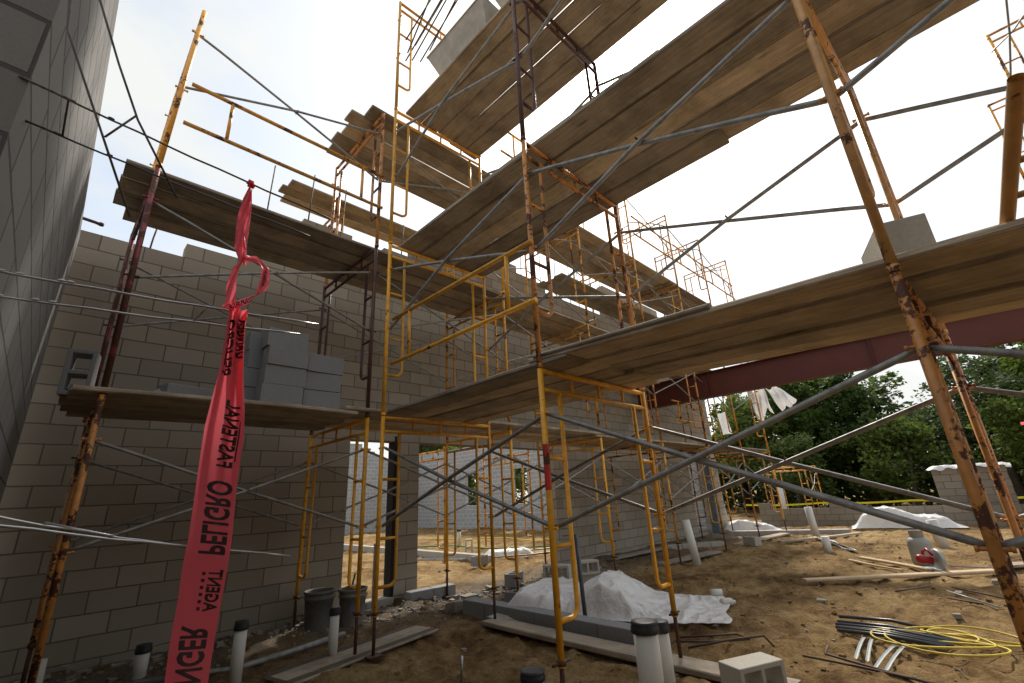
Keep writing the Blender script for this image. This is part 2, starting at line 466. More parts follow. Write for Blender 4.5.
back = cell_wall('block_wall', WX0, 36, tops, .2, WALL_TAN, (WX0, WY, -.1), 0, holes)
tag(back, 'tall tan concrete block wall with stepped top and openings behind the scaffold', 'wall')
for x, z0, z1 in [(.39, 4.55, 4.97), (1.64, 5.1, 6.6), (2.26, 5.7, 6.75), (2.82, 5.6, 6.72), (4.0, 5.8, 6.5), (8.0, 6.2, 7.3), (8.6, 6.2, 7.35), (9.2, 6.2, 7.8), (9.6, 6.2, 8.2), (10.2, 6.2, 8.0), (10.7, 6.3, 8.1), (7.3, 6.3, 7.5)]:
    mb = MB(); mb.tube([(x-WX0, .1, z0+.1), (x-WX0+.01, .1, (z0+z1)/2+.1), (x-WX0+.03, .09, z1+.1)], .011, 6)
    mb.build('rebar', REBAR, back)
# dark steel door post inside the second opening
mb = MB(); mb.box((0, 0, 1.2), (.09, .22, 2.4), None, .004); mb.box((0, 0, .02), (.3, .3, .03))
tag(mb.build('steel_post', STEELG, None, (15.12, 6.45, 0)), 'dark steel post standing in the narrow opening at the far end of the wall', 'post')
mb = MB(); mb.box((0, 0, 1.2), (.05, .19, 2.45), None, .004)
tag(mb.build('door_jamb', JAMB, None, (3.955, 6.74, 0)), 'dark steel door jamb against the slim block pier', 'door jamb')

# left wall close to the camera, running towards the back wall
LX = -.24
lt = [22]*24
lw = cell_wall('block_wall', 0, 22, lt, .2, WALL_GREY, (LX, 1.56, -.1), R(90), ())
tag(lw, 'grey concrete block wall rising steeply at the left edge beside the camera', 'wall')
mb = MB(); mb.tube([(0, 0, 0), (.12, .02, .0), (.17, .02, -.01)], .018, 10); mb.lathe([(.026, 0), (.026, .03)], (.17, .02, -.02), 10)
tag(mb.build('pipe_stub', JACK, None, (-.27, 6.45, 4.62)), 'short rusty pipe stub poking over the top end of the left wall', 'pipe')

# added walls, unseen behind and beside the camera, that block sky light
b1 = cell_wall('block_wall', 0, 40, [32]*33, .2, WALL_GREY, (LX-3.6, -2.6, -.1), 0)
tag(b1, 'tall grey block wall added unseen behind the photographer to block sky light', 'wall')
b2 = cell_wall('block_wall', 0, 22, [22]*9, .2, WALL_GREY, (LX-1.4, -.9, -.1), R(90))
tag(b2, 'short grey block wall added unseen beside the photographer to block sky light', 'wall')

# pale side wall of the building beyond, with windows
def crs(z): return int(round((z+.1)/C))
n = int((25-6.9)/C)
t2 = []
for i in range(n):
    y = 6.88+i*C
    t2.append(20 if y < 12 else (21 if i % 40 < 38 else 20))
wins = [(int((15.75-6.88)/C), int((16.75-6.88)/C), crs(1.2), crs(2.8)), (int((19.3-6.88)/C), int((20.35-6.88)/C), crs(1.2), crs(2.8))]
fw = cell_wall('block_wall', 0, 21, t2, .2, WALL_FAR, (16.6, 6.88, -.1), R(90), wins)
tag(fw, 'pale grey block wall with two empty window openings seen through the wide gap', 'wall')
t3 = [24 if i < 44 else (23 - (i-44)//2 if i < 50 else 20) for i in range(62)]
fw2 = cell_wall('block_wall', 0, 24, t3, .2, WALL_FAR, (16.6-.2-62*C, 25.1, -.1), 0)
tag(fw2, 'pale grey block end wall closing the far corner behind the doorway', 'wall')

# low wall and pier at the right
n = int((6.5+6)/C)
t4 = [3]*n
def lwi(y): return int((y+6)/C)
for y0, y1, hh in [(3.85, 4.2, 4), (6.0, 6.5, 4)]:
    for i in range(lwi(y0), min(n, lwi(y1))): t4[i] = hh
lo = cell_wall('low_block_wall', 0, 4, t4, .2, WALL_LOW, (19.2, -6, -.08), R(90))
tag(lo, 'knee high buff block wall crossing the site in front of the trees', 'wall')
pr = cell_wall('block_pier', 0, 8, [8]*8, .6, WALL_LOW, (20.0, -.3, -.03), R(90))
tag(pr, 'broad buff block pier topped with white plastic behind the low wall', 'pier')
mb = MB()
def drape(u, v):
    x = -.75+1.0*u; y = -.12+1.85*v
    e = max(abs(u-.5)*2, abs(v-.5)*2)
    z = 0.02+.04*noise.noise(Vector((x*5, y*5, 0))) - (max(0, e-.85)/.15)*(.09+.14*noise.noise(Vector((x*4, y*4, 8))))
    return (x, y, z)
mb.grid(drape, 16, 24)
tag(mb.build('plastic_sheet', SHEET, None, (20.0+.05, -.3, 1.63)), 'white plastic sheet draped over the top of the block pier', 'plastic sheet')
mb = MB(); mb.box((0, 0, .05), (.12, .16, .1), None, .01); mb.tube([(-.04, 0, .1), (-.04, 0, .18), (.04, 0, .18), (.04, 0, .1)], .012, 6)
tag(mb.build('level_tool', YTAPE, None, (19.75, .55, 1.67)), 'small yellow tool lying on the plastic covered pier', 'tool')

# footing courses
def footing(name, x0, y0, x1, y1, w, h, label, mat=CMU):
    L = math.hypot(x1-x0, y1-y0); a = math.atan2(y1-y0, x1-x0)
    mb = MB(); nb = max(1, round(L/.406)); s = L/nb
    for i in range(nb):
        mb.box(((i+.5)*s, rnd.uniform(-.006, .006), h/2-.03), (s-.008, w, h+.06+rnd.uniform(-.004, .004)), None, .006)
    return tag(mb.build(name, mat, None, (x0, y0, 0), a), label, 'footing')
footing('block_footing', 4.35, 5.35, 4.33, 2.75, .2, .15, 'low row of grey blocks set in the soil by the white plastic heap')
footing('block_footing', 7.8, 8.7, 8.0, 17.2, .2, .14, 'long low block footing across the sand beyond the doorway', CMU_TAN)
footing('block_footing', 3.1, 6.74, 4.0, 6.74, .22, .1, 'short concrete sill across the narrow doorway', CONC)
footing('block_footing', 4.1, 6.45, 4.9, 6.4, .18, .16, 'short block footing at the base of the slim pier')
footing('concrete_kerb', 15.2, 6.0, 16.2, 3.2, .35, .1, 'pale concrete strip on the ground near the far end of the wall', CONC)
footing('concrete_kerb', 11.2, 6.1, 12.4, 5.2, .2, .1, 'pale concrete strip on the ground at the foot of the fourth tower', CONC)

# steel beam
mb = MB()
W_, H_, t_ = .24, .66, .02
zc = 3.57
mb.box((0, 0, zc+t_/2), (W_, 13.5, t_), None, .003); mb.box((0, 0, zc+H_-t_/2), (W_, 13.5, t_), None, .003)
mb.box((0, 0, zc+H_/2), (.014, 13.5, H_-2*t_-.001))
for y in (4.6, 1.2, -1.4, -3.6): mb.box((0, y, zc+H_/2), (W_-.04, .014, H_-2*t_-.004))
tag(mb.build('steel_beam', BEAM, None, (11.85, -.1, 0)), 'deep dark red steel beam spanning to the tan block wall', 'steel beam')

# ------------------------------------------------------------------ scaffold frames
FW = 1.52
_cache = {}
def arc_pts(c, r, a0, a1, n, ax):
    return [(c[0]+r*math.cos(a0+(a1-a0)*i/n)*ax, 0, c[1]+r*math.sin(a0+(a1-a0)*i/n)) for i in range(n+1)]
def part(key, mat, fn):
    k = (key, mat.name)
    if k not in _cache:
        mb = MB(); fn(mb); _cache[k] = mb.mesh(key.split('|')[0], mat)
    return _cache[k]
def leg_mesh(H, mat):
    def f(mb):
        mb.tube([(0, 0, 0), (0, 0, H-.004)], .0225, 10)
        mb.lathe([(.0265, 0), (.0265, .035)], (0, 0, .0), 10)
        for z in (H-.35, H-1.15):
            mb.tube([(0, -.05, z), (0, .05, z)], .009, 6)
            mb.tube([(0, -.056, z), (0, -.044, z)], .013, 6); mb.tube([(0, .044, z), (0, .056, z)], .013, 6)
    return part('leg|%.2f' % H, mat, f)
def rail_mesh(H, mat, s):
    # inner upright that bends into the leg at its foot; s = +1: inner side is +x
    def f(mb):
        zb = H-1.72; r = .075; x = .21
        pts = [(s*x, 0, H-.165), (s*x, 0, zb+r)]
        for i in range(1, 7):
            a = -math.pi/2*i/6
            pts.append((s*(x-r+r*math.cos(a)), 0, zb+r+r*math.sin(a)))
        pts.append((s*.02, 0, zb))
        mb.tube(pts, .0175, 9)
    return part('ladder_rail|%.2f%d' % (H, s), mat, f)
def rung_mesh(H, mat, s):
    return part('rung|%d' % s, mat, lambda mb: mb.tube([(s*.018, 0, 0), (s*.195, 0, 0)], .0145, 8))
def bar_mesh(H, mat, top):
    def f(mb):
        if top: mb.tube([(.0, 0, 0), (FW, 0, 0)], .0205, 10)
        else: mb.tube([(.02, 0, 0), (FW-.02, 0, 0)], .0185, 10)
    return part('header_bar|%d' % top, mat, f)
def spacer_mesh(H, mat):
    return part('spacer', mat, lambda mb: mb.tube([(0, 0, 0), (0, 0, .15)], .013, 8))
def jack_mesh(mat):
    def f(mb):
        mb.tube([(0, 0, .01), (0, 0, .40)], .0165, 9)
        mb.lathe([(.03, 0), (.034, .012), (.03, .03)], (0, 0, .345), 10)
        mb.tube([(-.085, 0, .36), (.085, 0, .36)], .009, 6)
    return part('jack_screw', mat, f)
def plate_mesh(mat): return part('base_plate', mat, lambda mb: mb.box((0, 0, .006), (.14, .14, .011), None, .002))

FRAME_GROUP = 'steel ladder frames of the scaffold'
def frame(x, y, rz, z0, H, mat, label, jack=False, detail=True, mats=None, both=True):
    e = empty('scaffold_frame', (x, y, z0), rz, label, 'scaffold frame', FRAME_GROUP)
    ml, mr = mats if mats else (mat, mat)
    link('leg', leg_mesh(H, ml), e); link('leg', leg_mesh(H, mr), e, (FW, 0, 0))
    link('header_bar', bar_mesh(H, mat, 1), e, (0, 0, H-.02)); link('header_bar', bar_mesh(H, mat, 0), e, (0, 0, H-.17))
    for u in (.38, .76, 1.14): link('spacer', spacer_mesh(H, mat), e, (u, 0, H-.168))
    for s, u in ((1, 0), (-1, FW)):
        link('ladder_rail', rail_mesh(H, mat, s), e, (u, 0, 0))
        for z in (H-.68, H-1.27): link('rung', rung_mesh(H, mat, s), e, (u, 0, z))
    if jack:
        for u in (0, FW):
            link('jack_screw', jack_mesh(JACK), e, (u, 0, -z0+.015)); link('base_plate', plate_mesh(JACK), e, (u, 0, -z0+.015))
    return e

def brace(a, b, za, zb, label, mat=None, r=.0135, dza=0, dzb=0):
    """cross brace between stud heights za (low) and zb (high) on legs at a and b"""
    mat = mat or GALV
    ax, ay = a; bx, by = b
    L = math.hypot(bx-ax, by-ay); ang = math.atan2(by-ay, bx-ax)
    e = empty('cross_brace', (ax, ay, za+dza), ang, label, 'cross brace', 'cross braces of the scaffold')
    dz = zb-za; sl_ = dzb-dza
    for k, (p, q) in enumerate((((0, 0), (L, dz+sl_)), ((0, dz), (L, sl_)))):
        off = .012 if k else -.012
        d = Vector((q[0]-p[0], 0, q[1]-p[1])); n = d.normalized()
        P = Vector((p[0], 0, p[1])); Q = Vector((q[0], 0, q[1]))
        mb = MB()
        mid = (P+Q)/2 + Vector((0, off*1.3, 0))
        sag = Vector((0, 0, rnd.uniform(-.012, .004)))
        pts = [P+n*.01+Vector((0, .04, 0)), P+n*.08+Vector((0, .04, 0)), P+n*.3+Vector((0, .03, 0)), mid+sag, Q-n*.3+Vector((0, .03, 0)), Q-n*.08+Vector((0, .04, 0)), Q-n*.01+Vector((0, .04, 0))]
        mb.tube(pts, [r*.95, r, r, r, r, r, r*.95], 8)
        mb.build('brace_bar', mat, e)
    mb = MB(); mb.tube([(L/2, -.03, dz/2), (L/2, .045, dz/2)], .008, 6)
    mb.build('pivot_bolt', JACK, e)
    return e

LZ = [(.35, 1.97), (2.32, 2.2), (4.52, 2.2), (6.72, 2.2)]
LN = ['ground lift', 'second lift', 'third lift', 'top lift']
# --- row of towers along the tan wall (frames stand crosswise, along y)
PX = [.20, 2.47, 4.72, 6.95, 9.15, 11.35, 13.45, 15.6]
PN = ['left tower by the grey wall', 'corner tower', 'first tower right of the corner', 'second tower right of the corner', 'third tower right of the corner',
      'fourth tower right of the corner', 'fifth tower right of the corner', 'last tower at the far wall end']
def py(i): return 4.78 if i < 3 else 4.78-.03*(i-2)
BAYP = ['bay between left tower and corner tower', 'first bay right of the corner', 'second bay right of the corner', 'third bay right of the corner', 'fourth bay right of the corner', 'fifth bay right of the corner', 'last bay at the far wall end']
PM = {(0,0): O_RUST, (0,1): REDP, (0,2): Y_WORN, (1,0): Y_CLEAN, (1,1): MAROON, (1,2): O_RUST,
      (2,0): Y_CLEAN, (2,1): Y_WORN, (2,2): Y_CLEAN, (3,0): Y_CLEAN, (3,1): Y_WORN, (3,2): Y_WORN, (4,0): Y_WORN, (4,1): O_RUST, (4,2): Y_WORN}
CN = {Y_CLEAN.name: 'yellow', Y_WORN.name: 'chipped yellow', O_RUST.name: 'rusty orange', O_LIGHT.name: 'tan orange', MAROON.name: 'dark maroon', REDP.name: 'rusty red'}
def plifts(i): return 3 if i < 2 else (3 if i < 4 else 4)
for i, x in enumerate(PX):
    for l in range(plifts(i)):
        z0, H = LZ[l]
        m = PM.get((i, l), Y_WORN if (i+l) % 3 else O_RUST)
        fr = frame(x, py(i)+rnd.uniform(-.01, .01), R(90)+rnd.uniform(-.01, .01), z0, H-(.06 if (i, l) == (0, 2) else 0), m,
              '%s scaffold frame, %s of the %s' % (CN[m.name], LN[l], PN[i]), jack=(l == 0))
        if (i, l) == (0, 2): fr.rotation_euler.x = .030
for i in range(len(PX)-1):
    for l in range(min(plifts(i), plifts(i+1))):
        z0, H = LZ[l]
        for s, off in (('front', 0), ('wall', FW)):
            if s == 'wall' and (l == 3 or (l == 2 and i < 2)): continue
            brace((PX[i], py(i)+off), (PX[i+1], py(i+1)+off), z0+H-1.15, z0+H-.35,
                  'grey cross brace on the %s side, %s, %s' % (s, LN[l], BAYP[i]))
# --- row of towers coming towards the camera (frames along x)
QY = [4.55, 2.19, .08, -2.2]
QN = ['yellow corner tower', 'tower under the near deck', 'tower closest to the camera', 'tower out by the right edge']
QM = {(0,0): Y_CLEAN, (0,1): Y_CLEAN, (0,2): Y_CLEAN, (0,3): Y_CLEAN, (1,0): Y_CLEAN, (1,1): O_RUST, (1,2): MAROON, (2,0): O_RUST, (2,1): O_LIGHT, (2,2): O_RUST, (3,0): O_RUST, (3,1): O_RUST}
QL = [4, 3, 3, 2]
BAYQ = ['between corner tower and near deck tower', 'between near deck tower and rusty camera tower', 'beyond the rusty camera tower at the right']
QX = 2.57
QR = [R(-2.5), 0, R(-3.2), 0]
QD = [.06, .05, -.01, 0]
QZ = [0, 0, -.06, -.12]
for i, y in enumerate(QY):
    for l in range(QL[i]):
        z0, H = LZ[l]; m = QM[i, l]
        frame(QX, y+QD[i], QR[i], z0+QZ[i], H, m, '%s scaffold frame, %s of the %s' % (CN[m.name], LN[l], QN[i]), jack=(l == 0))
def qleg(i, side):
    return (QX + side*FW*math.cos(QR[i]), QY[i]+QD[i] + side*FW*math.sin(QR[i]))
for i in range(3):
    for l in range(min(QL[i], QL[i+1])):
        z0, H = LZ[l]
        for s, nm in ((0, 'left'), (1, 'right')):
            brace(qleg(i, s), qleg(i+1, s), z0+H-1.15, z0+H-.35,
                  '%s grey cross brace, %s, %s' % (nm, LN[l], BAYQ[i]), r=.0172, dza=QZ[i], dzb=QZ[i+1])
# red sprayed bands on two legs
for x, y, z, l in ((QX, QY[1]+QD[1], 1.42, 'red painted band on the front leg under the near deck'), (PX[3], py(3), 1.25, 'red painted band on a yellow leg beyond the plastic heap')):
    mb = MB(); mb.tube([(0, 0, 0), (0, 0, .32)], .0238, 10, cap=False)
    tag(mb.build('paint_band', PINK, None, (x, y, z)), l, 'painted band')
# --- distant towers: off to the right, and one beyond the low wall
for k, (x, y, top) in enumerate(((10.1, -3.45, 8.5), (8.4, -3.6, 8.9), (12.3, -3.45, 8.5))):
    z = top
    for l in range(4):
        z -= 2.2
        if z < -.6: break
        hh = 2.2
        frame(x, y, R(90), max(z, .02), hh if z >= 0 else hh+z, Y_WORN, 'worn frame of the %s distant upper right tower, %s from its top' % (('middle', 'nearest', 'farthest')[k], ordn(l)), jack=False)
for k, z in enumerate((7.35, 5.15)):
    brace((8.4, -3.5), (10.1, -3.45), z, z+.8, 'grey cross brace of the distant upper right towers, %s from the top' % ordn(k))
    brace((8.4, -2.05), (10.1, -1.93), z, z+.8, 'grey outer cross brace of the distant upper right towers, %s from the top' % ordn(k))
for k, (x, y) in enumerate(((20.6, 5.0), (22.2, 5.0))):
    for l in range(1):
        frame(x, y, R(90), LZ[l][0]-.3, LZ[l][1], Y_WORN, 'yellow scaffold frame beyond the low wall, %s one, %s' % (('nearer', 'farther')[k], LN[l]), jack=False)
brace((20.6, 5.0), (22.2, 5.0), .9, 1.7, 'grey cross brace between the two frames beyond the low wall, ground lift')

# --- guard rails
def guard(a, b, z1, z2, posts, label, mat=Y_CLEAN, r=.021):
    L = math.hypot(b[0]-a[0], b[1]-a[1]); ang = math.atan2(b[1]-a[1], b[0]-a[0])
    e = empty('guard_rail', (a[0], a[1], z2), ang, label, 'guard rail', 'guard rail panels on the scaffold')
    for z in (z1-z2, 0):
        mb = MB(); mb.tube([(.0, 0, z), (L, 0, z+.0)], r, 9); mb.build('rail', mat, e)
    for u in posts:
        mb = MB(); mb.tube([(u, 0, .01), (u, 0, z1-z2-.01)], r*.85, 9); mb.build('rail_post', mat, e)
    return e
guard((QX-.03, 4.42), (QX-.03, 2.2), 3.42, 2.88, (.35, 1.9), 'yellow guard rail panel sloping across the centre above the lowest deck')
guard((.30, 4.74), (2.5, 4.74), 5.60, 5.10, (.38, 1.9), 'yellow guard rail panel on the upper left against the sky', Y_WORN)
guard((4.75, 4.7), (6.9, 4.68), 7.9, 7.35, (.35, 1.8), 'small yellow guard rail panel beyond the topmost deck', Y_WORN)
guard((11.35, 4.62), (13.45, 4.6), 7.9, 7.4, (.35, 1.8), 'distant guard rail panel on top between fourth and fifth tower', Y_WORN)
guard((13.45, 4.58), (15.6, 4.58), 7.9, 7.4, (.35, 1.8), 'distant guard rail panel on top between fifth and last tower', Y_WORN)
guard((9.2, 4.64), (11.3, 4.64), 7.9, 7.4, (.35, 1.8), 'distant guard rail panel on top between third and fourth tower', Y_WORN)
guard((11.35, 5.4), (13.45, 5.4), 3.6, 3.1, (.35, 1.8), 'yellow guard rail panel low at the wall beyond the red beam', Y_WORN)
# leaning open frame at the right edge
e = empty('scaffold_frame', (2.66, -.31, 2.335), 0, 'tan orange frame with open pipe top leaning at the right edge, low deck', 'scaffold frame', FRAME_GROUP)
d = Vector((2.02, -.40, 2.60)) - Vector((2.66, -.31, 2.335)); L = d.length; n_ = d.normalized()
side = Vector((.35, -.93, .1)).normalized()
mb = MB(); mb.tube([(0, 0, 0), tuple(d)], .0235, 16, cap=False)
mb.tube([tuple(d), (0, 0, 0)], .019, 16, cap=False); mb.build('leg', O_LIGHT, e)
mb = MB(); mb.tube([tuple(side*1.4), tuple(side*1.4+d)], .0235, 12); mb.build('leg', O_LIGHT, e)
for t in (.25, .5, .75):
    mb = MB(); mb.tube([tuple(n_*L*t), tuple(n_*L*t+side*.22)], .014, 8); mb.build('rung', O_LIGHT, e)
mb = MB(); mb.tube([tuple(n_*L*.86+side*.22), tuple(n_*L*.1+side*.22)], .016, 8); mb.build('ladder_rail', O_LIGHT, e)
mb = MB(); mb.tube([tuple(n_*L*.93), tuple(n_*L*.93+side*1.4)], .018, 8); mb.build('header_bar', O_LIGHT, e)

# ------------------------------------------------------------------ plank decks
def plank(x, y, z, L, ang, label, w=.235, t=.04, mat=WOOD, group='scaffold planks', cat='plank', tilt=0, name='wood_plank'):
    """plank starting at (x,y) running L metres along ang, underside at z"""
    mb = MB(); n = max(2, int(L/.6)); ph = rnd.uniform(0, 6); am = rnd.uniform(-.008, .008); tw = rnd.uniform(-.006, .006); bow = rnd.uniform(-.006, .006)
    b = .010
    for i in range(n+1):
        u = i/n; xx = u*L
        dz = am*math.sin(ph+u*5) + tilt*xx; dy = bow*math.sin(math.pi*u)
        tz = tw*math.sin(ph+u*3)
        sec = [(-w/2, b), (-w/2+b, 0), (w/2-b, 0), (w/2, b), (w/2, t-b), (w/2-b, t), (-w/2+b, t), (-w/2, t-b)]
        for a, c in sec: mb.v.append((xx, a+dy, c+dz+tz*(a/(w/2))))
    for i in range(n):
        for k in range(8):
            a = i*8+k; a2 = i*8+(k+1) % 8
            mb.face((a, a2, a2+8, a+8))
    mb.face(tuple(range(8))[::-1]); mb.face(tuple(range(n*8, n*8+8)))
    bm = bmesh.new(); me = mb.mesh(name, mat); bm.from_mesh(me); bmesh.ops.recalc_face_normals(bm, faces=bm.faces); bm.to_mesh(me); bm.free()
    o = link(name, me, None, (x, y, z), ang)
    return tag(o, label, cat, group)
def deck_q(z, x0, x1, spans, deckname, sk=None, tilts=(0, 0, 0)):
    n = int(round((x1-x0)/.275)); w = (x1-x0)/n
    for k, (ya, yb) in enumerate(spans):
        for i in range(n):
            x = x0+(i+.5)*w + rnd.uniform(-.004, .004)
            a = ya+rnd.uniform(-.05, .05); b_ = yb+rnd.uniform(-.05, .05)
            if sk and (k, i) in sk: a, b_ = sk[k, i]
            plank(x, a, z+(k % 2)*.042+rnd.uniform(0, .018), a-b_, R(-90),
                  'weathered plank, %s from left, %s run of the %s' % (ordn(i), ('far', 'near', 'nearest')[k], deckname), w=w-.008, tilt=tilts[k])
deck_q(2.33, 2.57, 3.95, [(4.55, 1.95), (2.36, -2.55)], 'low deck crossing to the right edge', None, (0, -.034, 0))
deck_q(4.53, 2.72, 4.13, [(4.66, -.95), (-.5, -3.6)], 'middle deck beneath the sun', {(0, 4): (4.6, .94), (1, 4): (1.1, -3.5)})
deck_q(6.73, 2.72, 4.10, [(4.62, -.9), (-.5, -3.0)], 'topmost deck running overhead')
plank(2.66, 2.30, 2.408, 1.40, R(-90.5), 'loose plank stacked on the left edge of the low deck', w=.2, t=.032, tilt=-.03)
plank(2.84, 4.3, 4.58, 3.35, R(-90), 'loose plank lying on top of the middle deck near the sun', w=.2)
def deck_p(z, y0, y1, spans, deckname, starts=None, gaps=()):
    n = int(round((y1-y0)/.27)); w = (y1-y0)/n
    for k, (xa, xb) in enumerate(spans):
        for i in range(n):
            if (k, i) in gaps: continue
            y = y0+(i+.5)*w + rnd.uniform(-.005, .005)
            a = xa+rnd.uniform(-.05, .05); b_ = xb+rnd.uniform(-.05, .05)
            if starts and k == 0: a = starts[i % len(starts)]
            plank(a, y, z+(k % 2)*.042+rnd.uniform(0, .013), b_-a, 0,
                  'weathered plank, %s from the front, %s span of the %s' % (ordn(i), ordn(k), deckname), w=w-.008)
deck_p(2.33, 4.72, 6.05, [(-.05, 2.38), (2.2, 7.1), (6.8, 11.6), (11.2, 16.0)], 'lowest deck along the tan wall', [.02, .0, -.04, -.02, .03])
deck_p(4.53, 4.88, 6.05, [(-.03, 4.9), (4.6, 9.3), (9.0, 13.6), (13.3, 16.2)], 'second deck along the tan wall', [-.03, -.04, -.05, .06, -.16])
deck_p(6.73, 4.78, 6.10, [(2.2, 7.1), (6.8, 11.5), (11.2, 15.0)], 'third deck along the tan wall', [2.3, 2.12, 2.2, 2.15, 2.2])
deck_p(5.75, 5.2, 5.95, [(6.9, 11.5)], 'short half height deck')
# scaffold beyond the wall
for k, x in enumerate((3.0, 5.3, 7.6)):
    for l in range(3):
        frame(x, 7.15, R(90), LZ[l][0], LZ[l][1], Y_WORN, 'worn frame behind the tan wall, %s from the left, %s' % (ordn(k), LN[l]))
deck_p(6.73, 7.1, 7.85, [(2.05, 8.2)], 'deck behind the tan wall', [2.05, 1.98, 2.1])
# ground sills
plank(4.06, 4.6, .0, 3.25, R(-91), 'long mud sill board on the ground beneath the right legs', w=.26, t=.05, cat='board', group='boards on the ground', name='timber_board')
plank(1.75, 4.72, .0, 1.75, R(12), 'wide dirty board on the ground beneath the corner tower legs', w=.46, t=.03, cat='board', group='boards on the ground', name='timber_board')
plank(8.8, 5.0, .0, 2.2, R(-6), 'mud sill board beneath the third tower', w=.26, t=.05, cat='board', group='boards on the ground', name='timber_board')
plank(12.4, 4.85, .0, 3.6, R(-4), 'long mud sill board beneath the far towers', w=.26, t=.05, cat='board', group='boards on the ground', name='timber_board')

# ------------------------------------------------------------------ concrete blocks
def cmu_mesh(mat, name='concrete_block'):
    """hollow two-core block, 0.394 x 0.194 x 0.194, cores run along z, origin at base centre"""
    key = ('cmu', mat.name)
    if key in _cache: return _cache[key]
    mb = MB(); L, W, H = .397, .194, .194
    t = .033; xs = [-L/2, -L/2+t, -t/2, t/2, L/2-t, L/2]; ys = [-W/2, -W/2+t, W/2-t, W/2]
    def solid(i, j): return not (j == 1 and i in (1, 3))
    vid = {}
    def V(i, j, k):
        if (i, j, k) not in vid: mb.v.append((xs[i], ys[j], k*H)); vid[i, j, k] = len(mb.v)-1
        return vid[i, j, k]
    for i in range(5):
        for j in range(3):
            if not solid(i, j): continue
            mb.face((V(i,j,1), V(i+1,j,1), V(i+1,j+1,1), V(i,j+1,1)))
            mb.face((V(i,j,0), V(i,j+1,0), V(i+1,j+1,0), V(i+1,j,0)))
            for di, dj, q in ((-1,0,((i,j+1),(i,j))), (1,0,((i+1,j),(i+1,j+1))), (0,-1,((i,j),(i+1,j))), (0,1,((i+1,j+1),(i,j+1)))):
                a, b = i+di, j+dj
                if a < 0 or b < 0 or a > 4 or b > 2 or not solid(a, b):
                    (p, r), (p2, r2) = q
                    mb.face((V(p,r,0), V(p2,r2,0), V(p2,r2,1), V(p,r,1)))
    me = mb.mesh(name, mat)
    bm = bmesh.new(); bm.from_mesh(me)
    ed = [e for e in bm.edges if len(e.link_faces) == 2 and e.calc_face_angle(0) > .5]
    bmesh.ops.bevel(bm, geom=ed, offset=.004, segments=1, affect='EDGES')
    bm.to_mesh(me); bm.free()
    _cache[key] = me; return me
def cmu(loc, rot, label, mat=CMU, group='loose concrete blocks'):
    o = link('concrete_block', cmu_mesh(mat), None, loc)
    o.rotation_euler = rot
    return tag(o, label, 'concrete block', group)
zt = 2.375
rows = ['bottom', 'second', 'third', 'top']
for k in range(4):
    cmu((1.545+rnd.uniform(-.012, .012), 4.86+rnd.uniform(-.012, .012), zt+.197*k), (0, 0, rnd.uniform(-.03, .03)), '%s grey block in the taller front stack on the left deck' % rows[k])
    cmu((1.43+rnd.uniform(-.012, .012), 5.10+rnd.uniform(-.012, .012), zt+.197*k), (0, 0, rnd.uniform(-.06, .06)), '%s grey block in the taller rear stack on the left deck' % rows[k])
for k in range(3):
    cmu((1.95+rnd.uniform(-.015, .015), 4.90+rnd.uniform(-.012, .012), zt+.197*k), (0, 0, rnd.uniform(-.04, .04)), '%s grey block in the shorter stack beside the taller one' % ('bottom', 'middle', 'top')[k])
cmu((.82, 5.35, zt), (0, 0, .3), 'single grey block lying alone on the left deck against the wall')
cmu((.03, 5.2, zt+.2), (0, R(90), R(80)), 'grey block standing on end beside the leaning left leg')
mb = MB(); mb.v = [(-.1, -.05, 0), (.1, -.06, 0), (.09, .06, 0), (-.08, .05, 0), (-.03, -.02, .05), (.02, .01, .10), (.06, .0, .04)]
for f in ((0, 1, 6, 5, 4), (1, 2, 6), (2, 3, 5, 6), (3, 0, 4), (3, 4, 5), (0, 3, 2, 1)): mb.face(f)
tag(mb.build('broken_block', CMU, None, (.56, 5.05, zt), .2), 'small broken chunk of block beside the lone block on the left deck', 'rubble')
cmu((2.93, .05, 2.385), (0, 0, R(18)), 'pale block sitting on the low deck behind the big rusty leg', CMU_TAN)
cmu((3.77, 1.61, .14), (R(90), 0, R(-24)), 'pale block lying on its side with cores showing at the bottom edge', CMU_TAN)
cmu((8.5, 10.4, .2), (R(90), R(90), R(-38)), 'upright hollow block on the sunny sand beyond the doorway', CMU_TAN)
cmu((5.85, 5.02, .30), (R(90), 0, R(-62)), 'buff block standing above the left end of the white plastic heap', CMU_TAN)
cmu((6.35, 4.95, .30), (R(90), 0, R(-25)), 'buff block with open cores behind the middle of the plastic heap', CMU_TAN)
cmu((5.85, 5.02, .0), (0, 0, R(-62)), 'lower buff block hidden behind the left end of the heap', CMU_TAN)
cmu((6.35, 4.95, .0), (0, 0, R(-25)), 'lower buff block behind the middle of the heap', CMU_TAN)
cmu((4.75, 4.75, .02), (0, 0, R(-80)), 'grey block at the left end of the plastic heap')
cmu((7.25, 8.5, .01), (0, 0, R(15)), 'grey block on the sand at the right side of the wide opening')
cmu((12.6, 4.55, .0), (0, 0, R(60)), 'pale block at the foot of the far towers', CMU_TAN)
cmu((5.95, 6.1, .0), (0, 0, R(25)), 'grey block on the rubble in front of the wide opening')

